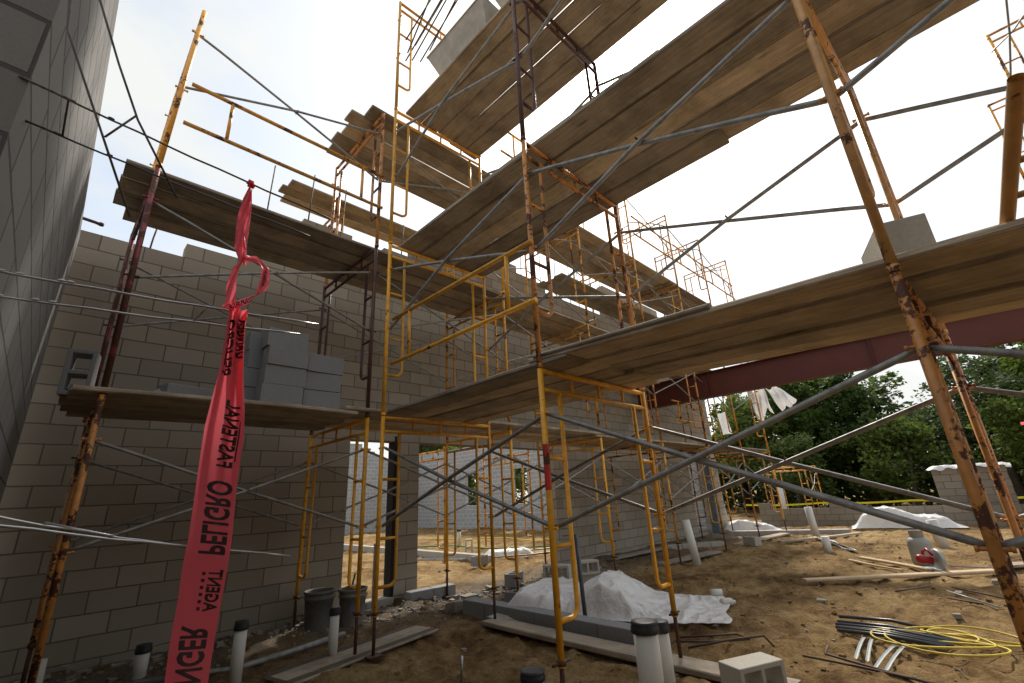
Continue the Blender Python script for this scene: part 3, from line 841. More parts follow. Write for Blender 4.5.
# ------------------------------------------------------------------ mortar tubs, rods
def tub(y0, L, label):
    mb = MB(); z0, z1 = 6.86, 7.18
    x0, x1 = 2.80, 3.30; fl = .16
    A = [(x0, y0, z0), (x1, y0, z0), (x1, y0-L, z0), (x0, y0-L, z0)]
    B = [(x0-fl, y0+fl*.6, z1), (x1+fl, y0+fl*.6, z1), (x1+fl, y0-L-fl*.6, z1), (x0-fl, y0-L-fl*.6, z1)]
    t = .012
    A2 = [(x0+t, y0-t, z0+t), (x1-t, y0-t, z0+t), (x1-t, y0-L+t, z0+t), (x0+t, y0-L+t, z0+t)]
    B2 = [(x0-fl+t, y0+fl*.6-t, z1), (x1+fl-t, y0+fl*.6-t, z1), (x1+fl-t, y0-L-fl*.6+t, z1), (x0-fl+t, y0-L-fl*.6+t, z1)]
    mb.v = A+B+A2+B2
    mb.face((0, 1, 2, 3))
    mb.face((11, 10, 9, 8))
    for k in range(4):
        j = (k+1) % 4
        mb.face((k, 4+k, 4+j, j)); mb.face((8+k, 8+j, 12+j, 12+k)); mb.face((4+k, 12+k, 12+j, 4+j))
    mb.tube([B[0], B[1], B[2], B[3]], .014, 6, closed=True)
    o = mb.build('mortar_tub', TUBM)
    mb = MB()
    for x in (x0+.05, x1-.05):
        for y in (y0-.1, y0-L+.1): mb.tube([(x, y, 6.77), (x, y, z0)], .016, 6)
    mb.build('stand', GALV, o)
    return tag(o, label, 'mortar tub', 'mortar tubs')
tub(3.85, .95, 'mortar caked steel tub on the topmost deck, the one nearer the corner tower')
tub(2.62, 1.0, 'mortar caked steel tub on the topmost deck, cut by the top of the photo')
for k in range(7):
    x = 2.66+.07*k
    mb = MB(); mb.tube([(x, 4.72+rnd.uniform(-.2, .1), 7.95+rnd.uniform(0, .35)), (x+.1*rnd.uniform(-1, 1), 3.7, 8.6), (x+.25*rnd.uniform(-1, 1), 2.5+rnd.uniform(-.3, .3), 9.15+rnd.uniform(-.1, .3))], .011, 6)
    tag(mb.build('steel_rod', REBAR), 'thin dark rod in the bundle leaning on the highest yellow frame', 'steel rod', 'rods bundled on the highest frame')

# ------------------------------------------------------------------ wire reinforcement near the left wall
def wires(a0, a1, b0, b1, r, crosses, label, mat, mid=None, blobs=True):
    e = empty('wire_reinforcement', a0, 0, label, 'joint wire')
    o = Vector(a0)
    def rodpts(p, q, m): 
        p, q = Vector(p)-o, Vector(q)-o
        pts = [p+(q-p)*t+Vector((0, 0, -.006*math.sin(math.pi*t)+.0015*math.sin(t*23))) for t in [i/12 for i in range(13)]]
        return pts
    for p, q in ((a0, a1), (b0, b1)):
        mb = MB(); mb.tube([tuple(x) for x in rodpts(p, q, 0)], r, 7)
        if blobs:
            pp, qq = Vector(p)-o, Vector(q)-o
            for t in [rnd.random()**2*.3 for i in range(9)]:
                c = pp+(qq-pp)*t; d_ = (qq-pp).normalized(); mb.tube([tuple(c), tuple(c+d_*.006), tuple(c+d_*.014)], [r*1.02, r*rnd.uniform(1.2, 1.9), r*1.02], 6, cap=False)
        mb.build('side_wire', mat, e)
    for t in crosses:
        p = Vector(a0).lerp(Vector(a1), t)-o; q = Vector(b0).lerp(Vector(b1), t)-o
        mb = MB(); mb.tube([tuple(p), tuple(q)], r*.85, 6); mb.build('cross_wire', mat, e)
    return e
wires((-.26, 1.56, 2.525), (.530, 1.36, 2.317), (-.26, 1.70, 2.49), (.515, 1.50, 2.311), .0030, [.13], 'rusty pair of joint wires sticking out of the left wall at the top', WIRE_D)
wires((-.27, 1.44, 1.915), (.55, 1.44, 1.959), (-.27, 1.56, 1.895), (.537, 1.56, 1.957), .0030, [.62], 'bright pair of joint wires crossing behind the knotted tape', WIRE)
wires((-.26, 1.44, 1.43), (.533, 1.44, 1.258), (-.26, 1.56, 1.46), (.303, 1.56, 1.301), .0032, [.5], 'bright pair of joint wires crossing the lower part of the tape', WIRE)
e = empty('wire_reinforcement', (-.18, 1.3, 2.6), 0, 'bent ladder shaped joint wire hanging across the sky at the upper left', 'joint wire')
o_ = Vector((-.18, 1.3, 2.6))
for pts in ([(-.20, 1.3, 2.72), (-.178, 1.3, 2.56), (-.173, 1.3, 2.518), (-.16, 1.3, 2.49), (-.075, 1.3, 2.297), (.025, 1.3, 2.07)], [(-.165, 1.3, 2.72), (-.138, 1.3, 2.658), (-.07, 1.3, 2.49), (-.007, 1.3, 2.348), (.105, 1.3, 2.164)], ):
    mb = MB(); mb.tube([tuple(Vector(p)-o_) for p in pts], .0028, 7); mb.build('side_wire', WIRE_D, e)
mb = MB(); mb.tube([tuple(Vector((-.056, 1.3, 2.263))-o_), tuple(Vector((-.013, 1.3, 2.357))-o_)], .0025, 6); mb.build('cross_wire', WIRE_D, e)
mb = MB(); mb.tube([(-.19, 1.9, -.02), (-.165, 1.75, .7), (-.2, 1.58, 1.4)], .012, 8)
tag(mb.build('steel_rod', WIRE_D), 'dark rod leaning against the grey wall in the lower left corner', 'steel rod')

# ------------------------------------------------------------------ barricade tape
TY = 1.42
ROWS = [(.285, .340, 1.945), (.284, .338, 1.90), (.286, .343, 1.848), (.286, .352, 1.76), (.281, .363, 1.675), (.276, .371, 1.592), (.277, .371, 1.514), (.278, .373, 1.414), (.280, .376, 1.318), (.278, .374, 1.251), (.280, .372, 1.186), (.277, .371, 1.102), (.278, .369, 1.018), (.276, .368, .948), (.276, .37, .80), (.28, .37, .62)]
def tape_pt(s, v, lift=0):
    """s = height z, v across 0..1"""
    z = max(min(s, ROWS[0][2]), ROWS[-1][2])
    for (a0, b0, z0), (a1, b1, z1) in zip(ROWS, ROWS[1:]):
        if z1 <= z <= z0:
            t = (z0-z)/(z0-z1); t = t*t*(3-2*t) if False else t
            a = a0+(a1-a0)*t; b = b0+(b1-b0)*t; break
    fold = max(0, min(1, (z-1.25)/.65))
    y = TY + .016*fold*math.sin(v*17+z*2.2) + .006*math.sin(v*3+z*5) + .004*math.sin(z*17+v*2) - .012*math.sin(math.pi*v)*.5
    return Vector((a+(b-a)*v + .004*fold*math.sin(v*12), y-lift, z + (v-.5)*-.018))
e = empty('barricade_tape', (.30, TY, 2.40), 0, 'red danger tape tied to the joint wires, hanging down in the left foreground', 'barricade tape')
O = Vector((.30, TY, 2.40))
mb = MB(); mb.grid(lambda u, v: tuple(tape_pt(1.945-(1.945-.62)*u, v)-O), 220, 26)
mb.build('tape_strip', TAPE, e)
# narrow twisted strand above and the loop
def ribbon(path, name, wdir=None):
    """path: list of (centre, half-width vector)"""
    def f(u, v):
        t = u*(len(path)-1); i = min(int(t), len(path)-2); t -= i
        (c0, w0), (c1, w1) = path[i], path[i+1]
        t2 = t
        c = Vector(c0).lerp(Vector(c1), t2); w = Vector(w0).lerp(Vector(w1), t2)
        return tuple(c + w*(v*2-1) + Vector((0, .004*math.sin(v*9+u*14), 0)) - O)
    mb = MB(); mb.grid(f, 60, 10); return mb.build(name, TAPE, e), f
ribbon([((.290, TY, 2.368), (.003, .01, 0)), ((.286, TY, 2.31), (.012, .006, 0)), ((.283, TY, 2.25), (.014, -.01, 0)), ((.281, TY-.003, 2.19), (.013, .01, 0)), ((.290, TY, 2.135), (.015, -.01, 0)), ((.303, TY, 2.09), (.010, .008, 0))], 'tape_strip')
ribbon([((.296, TY+.006, 2.36), (.003, .01, 0)), ((.300, TY+.012, 2.26), (.010, .012, 0)), ((.300, TY+.012, 2.18), (.009, .01, 0)), ((.308, TY+.004, 2.10), (.008, .008, 0))], 'tape_strip')
ribbon([((.300, TY, 2.105), (.004, .008, .008)), ((.286, TY-.006, 2.07), (.009, .006, .004)), ((.281, TY-.004, 2.02), (.012, .004, 0)), ((.285, TY-.002, 1.965), (.014, .004, 0)), ((.292, TY-.003, 1.935), (.018, .003, 0))], 'tape_strip')
loop, lf = ribbon([((.303, TY-.004, 2.105), (0, .006, .010)), ((.335, TY-.012, 2.113), (.0, .012, .014)), ((.362, TY-.016, 2.085), (.015, .012, .010)), ((.366, TY-.014, 2.045), (.017, .01, .003)), ((.358, TY-.012, 2.005), (.014, .01, .012)), ((.330, TY-.014, 1.972), (.004, .012, .018)), ((.298, TY-.012, 1.950), (-.002, .012, .017)), ((.270, TY-.006, 1.938), (-.002, .012, .008))], 'tape_strip')

mb = MB(); a_, b_ = Vector((-.26, 1.56, 2.525)), Vector((.530, 1.36, 2.317)); pts = []
for i in range(41):
    t = i/40; c = a_.lerp(b_, .685+.022*t) + Vector((0, 0, -.006)); an = t*2*math.pi*3
    pts.append(tuple(c + Vector((.002*math.sin(an*.7), .007*math.cos(an), .009*math.sin(an))) - O))
mb.tube(pts, [.0032+.0012*math.sin(i*1.9) for i in range(41)], 7); mb.build('tape_knot', TAPE, e)

def text_mesh(body):
    cu = bpy.data.curves.new('lettering', 'FONT'); cu.body = body; cu.size = 1; cu.resolution_u = 3; cu.offset = .022
    ob = bpy.data.objects.new('lettering', cu); COL.objects.link(ob)
    bpy.context.view_layer.update()
    dg = bpy.context.evaluated_depsgraph_get()
    me = bpy.data.meshes.new_from_object(ob.evaluated_get(dg))
    bpy.data.objects.remove(ob); bpy.data.curves.remove(cu)
    bm = bmesh.new(); bm.from_mesh(me)
    xs = [v.co.x for v in bm.verts]; ys = [v.co.y for v in bm.verts]
    x0, x1, y0, y1 = min(xs), max(xs), min(ys), max(ys)
    for v in bm.verts: v.co = Vector(((v.co.x-x0)/(x1-x0), (v.co.y-y0)/(y1-y0), 0))
    for ax, nn in (((1, 0, 0), 48), ((0, 1, 0), 14)):
        for i in range(1, nn):
            c = Vector(ax)*(i/nn)
            bmesh.ops.bisect_plane(bm, geom=bm.verts[:]+bm.edges[:]+bm.faces[:], plane_co=c, plane_no=ax)
    bmesh.ops.triangulate(bm, faces=bm.faces[:])
    return bm
def bold(fn_list): return fn_list
def letter(body, z0, z1, v0, v1, parent=None, fn=None):
    """word printed up the tape from z0 to z1 (seen from the back, so mirrored)"""
    for k, dv in enumerate((0, .018)):          # printed twice with a tiny shift: heavy type
        bm = text_mesh(body)
        for v in bm.verts:
            u, w = v.co.x, v.co.y
            if fn: v.co = fn(u, w)
            else: v.co = tape_pt(z0+(z1-z0)*u, v0+(v1-v0)*w+dv, .0012+.0004*k)-O
        me = bpy.data.meshes.new('lettering'); bm.to_mesh(me); bm.free(); me.materials.append(INK)
        o = link('lettering', me, e)
def lz(y):   # photo row -> height on the tape, measured once from the photograph
    T = [(312, 1.935), (340, 1.848), (370, 1.76), (400, 1.675), (430, 1.592), (460, 1.514), (500, 1.414), (540, 1.318), (570, 1.251), (600, 1.186), (640, 1.102), (683, 1.018), (720, .948)]
    for (a, za), (b, zb) in zip(T, T[1:]):
        if a <= y <= b: return za+(zb-za)*(y-a)/(b-a)
letter('DANGER', .955, lz(626), .18, .80)
letter('AGENT', lz(612), lz(569), .58, .90)
letter('- - - - - -', lz(611), lz(572), .44, .50)
letter('__________', lz(460), lz(420), .80, .83)
letter('PELIGRO', lz(554), lz(481), .26, .86)
letter('FASTENAL', lz(467), lz(402), .40, .76)
letter('PELIGRO', lz(378), lz(322), .05, .38)
letter('DANGER', lz(357), lz(318), .52, .92)
letter('DANGER', 0, 0, 0, 0, fn=lambda u, w: Vector(lf(.93-.36*u, .15+.7*w))+Vector((0, -.0015, 0)))
letter('AGENT', 0, 0, 0, 0, fn=lambda u, w: Vector(lf(.5-.2*u, .25+.3*w))+Vector((0, -.0015, 0)))

# ------------------------------------------------------------------ things on the ground
def pipe(x, y, h, r, label, cap=True, tilt=(0, 0), mat=None, z0=-.05):
    mat = mat or PVC
    o = link('pvc_pipe', None, None, (x, y, 0)) ; bpy.data.objects.remove(o)
    mb = MB(); top = Vector((tilt[0]*h, tilt[1]*h, h))
    mb.tube([(tilt[0]*z0, tilt[1]*z0, z0), tuple(top)], r, 20)
    o = mb.build('pvc_pipe', mat, None, (x, y, 0))
    tag(o, label, 'pipe', 'pipe stubs standing in the soil')
    if cap:
        mb = MB(); mb.lathe([(r*1.13, -.055), (r*1.18, -.05), (r*1.18, -.02), (r*1.1, -.012), (r*1.12, .0), (r*1.1, .012), (r*.7, .014)], tuple(top), 20)
        mb.build('cap', BLACKP, o)
    return o
pipe(3.0, 1.87, .56, .078, 'thick white pipe stub with black clamp at the bottom centre')
pipe(3.28, 1.93, .50, .062, 'stained pipe stub just behind the thick white one')
pipe(2.34, 4.99, .42, .045, 'white capped pipe stub in front of the buckets')
pipe(1.48, 4.95, .47, .050, 'white capped pipe stub right of the hanging tape')
pipe(.97, 5.97, .25, .055, 'short white capped pipe stub left of the hanging tape')
pipe(.28, 6.0, .30, .04, 'faint pipe stub deep in the shade by the left leg', cap=False)
pipe(9.17, 4.39, .80, .075, 'tall plain white pipe stub right of the plastic heap', cap=False, tilt=(-.05, .1))
pipe(14.88, 3.72, .75, .09, 'tall white pipe stub on the open soil at the right', cap=False, tilt=(.0, .05))
pipe(11.67, 2.77, .31, .075, 'short white pipe stub in front of the bundle of strips', cap=False)
pipe(13.28, 1.1, .52, .10, 'white pipe stub behind the gas cylinder', cap=False, tilt=(0, .1))
pipe(20.6, 6.0, 1.35, .1, 'white pipe rising behind the low wall', cap=False)
pipe(18.4, 7.4, 1.3, .1, 'white pipe at the far end of the tan wall', cap=False, tilt=(0, .12))
pipe(3.05, 2.97, .07, .085, 'black capped pipe barely above the soil at the bottom edge')
pipe(3.3, 5.95, .9, .035, 'slim white pipe standing behind the corner tower legs', cap=False)
pipe(10.6, 14.2, .6, .05, 'white pipe on the sunny sand left of centre of the opening', cap=False)
pipe(9.9, 12.6, .5, .06, 'white capped pipe on the sunny sand seen right of the slim pier', cap=True)
mb = MB(); mb.tube([(0, 0, 0), (.01, .0, .18)], .010, 8)
tag(mb.build('conduit_stub', WIRE, None, (2.71, 3.44, 0)), 'thin bright conduit sticking out of the soil at bottom centre', 'conduit')
mb = MB(); mb.tube([(0, 0, 0), (-.02, .02, .96)], .024, 10); mb.tube([(-.02, .02, .955), (-.16, .1, .95)], .006, 6)
tag(mb.build('steel_post', STEELG, None, (4.62, 3.62, -.02)), 'dark grey steel pipe standing in front of the plastic heap', 'post')
mb = MB(); mb.lathe([(.05, 0), (.05, .14)], (0, 0, 0), 14, Matrix.Rotation(R(90), 4, 'X')); o = mb.build('pvc_offcut', PVC, None, (6.62, 3.05, .05), R(35))
tag(o, 'short white pipe offcut lying on the soil right of centre', 'pipe')
mb = MB(); mb.lathe([(.03, 0), (.045, .02), (.045, .14), (.02, .18), (.02, .2)], (0, 0, 0), 14, Matrix.Rotation(R(95), 4, 'X')); o = mb.build('plastic_bottle', PVC, None, (6.2, 2.75, .05), R(60))
tag(o, 'small bottle at the right tip of the plastic heap', 'bottle')
# irrigation / drain lines
mb = MB(); mb.tube([(.9, 5.7, .02), (1.6, 5.35, .025), (2.2, 5.45, .03), (2.75, 5.6, .03)], .028, 10)
tag(mb.build('drain_pipe', GALV), 'grey pipe lying on the soil along the foot of the left wall section', 'pipe')
for k, (pts, m, lb) in enumerate([([(8.6, 14.5, .03), (9.8, 12.8, .03), (9.6, 10.8, .03), (10.8, 9.3, .03)], GRN, 'green hose on the sunny sand beyond the doorway'),
      ([(11, 16, .03), (12.3, 13, .04), (11.7, 11, .03), (13.4, 9.0, .03)], YCORD, 'yellow hose on the sunny sand beyond the doorway'),
      ([(7.0, 11, .03), (7.6, 9.6, .03), (9, 8.6, .03), (10.4, 8.2, .03)], GALV, 'grey pipe on the sand inside the wide opening'),
      ([(7.4, 12.6, .03), (8.5, 10.0, .03), (10.1, 9.1, .03), (12, 8.6, .03)], GALV, 'longer grey pipe on the sand inside the wide opening')]):
    mb = MB(); mb.tube(pts, .02, 8); tag(mb.build('hose', m), lb, 'hose')

def bucket(x, y, r, h, mat, label, lab=False):
    mb = MB(); mb.lathe([(r*.86, 0), (r*.99, h*.78), (r*1.06, h*.79), (r*1.06, h*.82), (r*1.0, h*.83), (r*1.0, h*.92), (r*1.08, h*.93), (r*1.08, h), (r*.98, h), (r*.97, h*.9), (r*.85, .02), (0.001, .02)], (0, 0, 0), 28, cap=False)
    mb.lathe([(0.001, 0), (r*.86, 0)], (0, 0, 0), 28, cap=False)
    o = mb.build('bucket', mat, None, (x, y, .02)); tag(o, label, 'bucket', 'buckets by the doorway')
    mb = MB(); mb.tube([(r*1.08*math.cos(a), r*1.08*math.sin(a), h*.86-.12*math.sin((a-3.6)/2.2*math.pi)) for a in [3.6+2.2*i/12 for i in range(13)]], .003, 5); mb.build('handle', WIRE_D, o)
    if lab:
        mb = MB(); mb.grid(lambda u, v: (r*(.94+.05*v)*math.cos(-2.2+.6*u), r*(.94+.05*v)*math.sin(-2.2+.6*u), h*(.35+.28*v)), 10, 2); mb.build('bucket_label', BLUE, o)
bucket(2.66, 6.12, .165, .42, BUCKET, 'dark mortar stained bucket at the foot of the wall')
bucket(3.02, 5.98, .16, .40, BUCKET2, 'greyer bucket with a faded blue label beside the doorway', True)
mb = MB(); mb.tube([(0, 0, 0), (.03, -.02, .16)], .012, 8); mb.box((.02, -.01, .02), (.16, .10, .012), None, .002)
tag(mb.build('trowel', STEELG, None, (3.02, 6.02, .42), .5), 'trowel resting in the greyer bucket', 'trowel')

# plastic heaps
def heap(name, cx, cy, ang, L, W, fn, label, nu=70, nv=34, fold=.03):
    mb = MB()
    def f(u, v):
        edge = min(u, 1-u, v, 1-v)
        x = (u-.5)*L + .06*noise.noise(Vector((v*4, 3, cx))); y = (v-.5)*W*(1+.25*noise.noise(Vector((u*3, 1, cy))))
        z = fn(u, v)
        k = min(1, edge*7)
        z = z*k*k*(3-2*k)
        wx = u*L*1.0; wy = v*W*1.0
        q = .35*noise.noise(Vector((wx*1.5, wy*1.5, 7)))
        rd = 1-abs(noise.noise(Vector((wx*2.6+wy*1.2+q, wy*1.3-wx*.9+q, cx*3))))*1.6
        rd2 = 1-abs(noise.noise(Vector((wx*5.5-wy*3+q*2, wy*6+q, cx))))*1.8
        ph = wx*13+4.5*noise.noise(Vector((wx*1.6, wy*1.6, cx)))
        sl_ = .25+abs(v-.5)*2
        z += fold*.55*k*sl_*(1-abs(math.sin(ph)))**1.5 + fold*.35*k*max(0, rd2)**1.5 + fold*.3*k*max(0, rd) + .010*noise.noise(Vector((wx*12, wy*12, 2))) + .012
        return (x, y, z + max(0, gh(cx, cy))+.005)
    mb.grid(f, nu, nv)
    tag(mb.build(name, SHEET, None, (cx, cy, 0), ang), label, 'plastic sheet', 'white plastic sheets on the ground')
def g2(u, c, w): return math.exp(-((u-c)/w)**2)
def main_heap(u, v):
    a = .24/(1+math.exp((u-.36)*26))/(1+math.exp(-(u-.03)*50))
    b = .36*g2(u, .50, .14)
    return max(a, b)*(1-abs(v-.5)*.5)
heap('plastic_sheet', 5.42, 3.85, math.atan2(-2.35, 1.15), 2.75, 1.45, main_heap, 'long white plastic sheet heaped over blocks in the middle of the ground', 200, 90, .06)
heap('plastic_sheet', 18.3, 2.2, R(-80), 2.6, 1.2, lambda u, v: .52*g2(u, .35, .3)+.2*g2(u, .8, .15), 'white plastic covered mound in front of the low wall', 60, 24, .06)
heap('plastic_sheet', 16.6, 6.0, R(-60), 1.8, .8, lambda u, v: .28*g2(u, .35, .3)+.1*g2(u, .75, .2), 'small white plastic sheet at the foot of the far wall end', 40, 20, .05)
heap('plastic_sheet', 9.0, 9.4, R(-30), 1.2, .5, lambda u, v: .08, 'crumpled white plastic on the sand inside the opening', 30, 14, .05)
# hanging plastic on far scaffold
mb = MB()
def flap(w, h, sk, ph):
    def f(u, v):
        hh = h*(.62+.38*abs(math.sin(u*4.2+ph)))*(1-.25*u)
        return (.07*math.sin(u*16+v*3+ph)*(.3+v)+.05*math.sin(v*7), -u*w-sk*v, -v*hh+.05*math.sin(u*9+ph))
    return f
mb.grid(flap(.50, 1.05, .10, .4), 30, 24)
b0 = len(mb.v); mb.grid(flap(.42, .85, .35, 2.0), 30, 24)
for i in range(b0, len(mb.v)): mb.v[i] = (mb.v[i][0]+.05, mb.v[i][1]-.50, mb.v[i][2]+.02)
tag(mb.build('plastic_sheet', SHEET, None, (15.66, 4.85, 4.22)), 'torn white plastic flapping on the last tower against the trees', 'plastic sheet')
mb = MB()
mb.grid(lambda u, v: (.1*math.sin(u*5+v*2), -u*.35-.05*v, -v*.8), 8, 10)
tag(mb.build('plastic_sheet', SHEET, None, (17.6, 6.7, 4.0)), 'narrow scrap of white plastic hanging past the tan wall end', 'plastic sheet')

# gas cylinder
mb = MB(); mb.lathe([(.10, 0), (.11, .02), (.145, .05), (.155, .09), (.156, .34), (.148, .39), (.12, .43), (.06, .455), (.02, .46)], (0, 0, 0), 28)
o = tag(mb.build('gas_cylinder', TANK, None, (10.35, 1.15, .0)), 'squat grey gas cylinder standing on the sand at the right', 'gas cylinder')
mb = MB(); mb.lathe([(.088, .425), (.092, .43), (.095, .545), (.10, .55), (.088, .552), (.084, .54), (.083, .435)], (0, 0, 0), 24, cap=False); mb.build('collar', TANK, o)
mb = MB(); mb.lathe([(.02, .455), (.02, .5), (.035, .505), (.035, .53), (.01, .535)], (0, 0, 0), 12); mb.build('valve', JACK, o)
mb = MB(); mb.lathe([(.13, -.01), (.13, .035), (.12, .035)], (0, 0, 0), 24, cap=False); mb.build('foot_ring', TANK, o)
# circular saw
o = empty('circular_saw', (9.85, 1.0, .06), R(30), 'red circular saw resting on the boards beside the gas cylinder', 'circular saw')
mb = MB(); rx = Matrix.Rotation(R(90), 4, 'X')
mb.lathe([(.01, 0), (.135, 0), (.15, .008), (.15, .05), (.13, .055), (.05, .058)], (-.12, .0, .13), 28, rx); mb.build('blade_guard', STRAP, o)
mb = MB(); mb.lathe([(.02, 0), (.115, 0), (.115, .003), (.02, .003)], (-.12, -.062, .13), 32, rx); mb.build('blade', WIRE_D, o)
mb = MB(); mb.lathe([(.03, 0), (.06, .01), (.062, .16), (.045, .2), (.02, .205)], (-.08, .03, .11), 18, Matrix.Rotation(R(-78), 4, 'X')); mb.build('motor', REDT, o)
mb = MB(); mb.tube([(-.16, .05, .2), (-.05, .05, .27), (.08, .05, .23), (.12, .05, .12), (.06, .05, .07)], .02, 9); mb.build('handle', REDT, o)
mb = MB(); mb.box((-.05, .02, .0), (.34, .17, .006)); mb.build('base_shoe', STRAP, o)
mb = MB(); mb.tube([(9.95, .9, .09), (10.2, .7, .05), (10.3, .3, .04), (10.7, .1, .04), (11.2, -.3, .03)], .006, 6)
tag(mb.build('power_cord', BLUEC), 'blue cord trailing from the circular saw', 'cord')
# boards on the soil
def board(a, b, w, t, z, label, mat=WOOD_N):
    L = math.hypot(b[0]-a[0], b[1]-a[1]); plank(a[0], a[1], z, L, math.atan2(b[1]-a[1], b[0]-a[0]), label, w=w, t=t, mat=mat, cat='board', group='boards on the ground', name='timber_board')
board((8.2, 2.35), (10.1, .35), .14, .04, .01, 'long pale board lying in front of the gas cylinder')
board((10.9, 2.1), (9.75, 1.0), .09, .04, .02, 'short pale board pointing at the gas cylinder from the left')
board((10.5, 2.2), (9.6, 1.35), .05, .03, .02, 'thin pale batten beside the short board')
board((10.7, .25), (11.9, -.8), .25, .04, .01, 'pale board passing behind the big rusty leg')
board((8.9, 6.15), (12.5, 6.0), .2, .05, .03, 'pale board along the foot of the tan wall', WOOD)
board((13.1, 4.1), (15.8, 2.9), .12, .05, .01, 'pale board on the soil near the low wall', WOOD)
for k in range(6):
    mb = MB(); dx = .06*k
    a = Vector((14.6-dx*3, 3.7-.12*k, .03)); b = Vector((11.95+dx*.8, 2.35+.05*k, .03))
    mb.box(((a+b)/2), ((b-a).length, .05, .03), Matrix.Rotation(math.atan2((b-a).y, (b-a).x), 4, 'Z'), .003)
    tag(mb.build('metal_strip', STRAP if k % 2 else PVC), 'thin pale strip in the bundle fanned out on the soil', 'metal strip', 'bundle of strips on the soil')
# black conduits and flat straps
for k in range(7):
    mb = MB(); dy = .03*k
    a = Vector((6.03-.055*k, 1.50-.01*k+.02*rnd.random(), .03+.012*(k % 2))); b = Vector((5.95-.055*k, .58+.1*rnd.random(), .03))
    m_ = (a+b)/2+Vector((.03*rnd.uniform(-1, 1), 0, .02))
    if k == 0: a += Vector((.22, .02, 0)); m_ += Vector((.22, 0, 0)); b += Vector((.2, .15, 0))
    mb.tube([tuple(a), tuple(m_), tuple(b)], .016, 8)
    tag(mb.build('black_conduit', BLACKC), 'black conduit length in the pile beside the yellow cord', 'conduit', 'black conduits piled on the soil')
for k, (a, b) in enumerate((((5.62, 1.22), (4.95, 1.17)), ((5.6, 1.16), (4.93, 1.09)), ((5.5, .98), (4.80, 1.02)), ((5.5, .92), (4.78, .95)))):
    mb = MB(); L = math.hypot(b[0]-a[0], b[1]-a[1])
    mb.grid(lambda u, v: (u*L, (v-.5)*.028, .02+.012*math.sin(math.pi*u)+.004*math.cos(v*6.28)), 12, 4)
    tag(mb.build('metal_strap', STRAP, None, (a[0], a[1], .0), math.atan2(b[1]-a[1], b[0]-a[0])), ('short flat strip, left one of the left pair below the conduits', 'short flat strip, right one of the left pair below the conduits', 'short flat strip, left one of the right pair below the conduits', 'short flat strip, right one of the right pair below the conduits')[k], 'metal strip')
# yellow cord
pts = []
for i in range(150):
    t = i/149; a = t*2*math.pi*4.3
    rr = .30+.12*math.sin(a*.37+1)
    cx = 5.85+.25*math.sin(t*7); cy = .62-.12*math.cos(t*5)
    pts.append((cx+rr*1.0*math.cos(a)*.75, cy+rr*1.15*math.sin(a), .035+.012*math.sin(a*2.3)+.02*t))
pts += [(6.0, .2, .03), (6.2, -.1, .03), (6.5, -.6, .03)]
mb = MB(); mb.tube(pts, .0085, 6)
tag(mb.build('extension_cord', YCORD), 'tangled yellow extension cord on the soil at the lower right', 'cord')
# rebar pieces
for k, (p, lb) in enumerate([([(4.42, 2.45, .06), (4.55, 2.2, .07), (4.85, 1.95, .06), (4.95, 2.1, .06), (4.6, 2.5, .05)], 'bent rusty rebar hoop beside the mud sill board'),
     ([(4.35, 2.3, .05), (4.5, 2.0, .12), (4.8, 1.8, .12), (4.86, 1.75, .03)], 'bent rusty rebar hook behind the pale hollow block'),
     ([(4.75, 1.5, .03), (4.7, 1.1, .035), (4.62, .6, .03)], 'long thin rebar on the soil at the lower right'),
     ([(4.95, 1.35, .08), (4.86, 1.36, .04), (4.72, .95, .03), (4.55, .5, .03)], 'hooked rebar lying at the bottom right edge'),
     ([(7.9, 1.25, .03), (8.4, .95, .04)], 'short dark rod on the soil above the conduits'),
     ([(7.7, .75, .04), (7.5, .45, .04)], 'short dark rod lying crosswise beside the thin scraps'),
     ([(8.5, .75, .03), (7.8, .1, .03)], 'slim rod pointing at the big rusty leg')]):
    mb = MB(); mb.tube(p, .009, 6); tag(mb.build('rebar_piece', REBAR), lb, 'rebar')
for k in range(5):
    mb = MB(); x = 8.2-.08*k; mb.tube([(x, .78-.05*k, .03), (x-.45, .52-.05*k, .035)], .008, 6)
    tag(mb.build('tie_rod', STRAP), 'thin scrap rod in the loose fan right of the conduits', 'rod', 'thin scrap rods fanned on the soil')
# caution tape
mb = MB(); P0, P1 = Vector((20.9, 7.5, .62)), Vector((20.9, -6, .66))
mb.grid(lambda u, v: tuple(P0.lerp(P1, u)+Vector((.03*math.sin(u*40), 0, -.04*math.sin(math.pi*((u*5) % 1))+(v-.5)*.06))), 80, 2)
tag(mb.build('caution_tape', YTAPE), 'yellow tape strung along behind the low wall', 'barricade tape')
mb = MB(); mb.grid(lambda u, v: (19.0, -.9-1.2*u, 2.62+.08*u+(v-.5)*.08), 8, 2)
tag(mb.build('barricade_tape', TAPE), 'short run of red tape at the right edge in front of the trees', 'barricade tape')

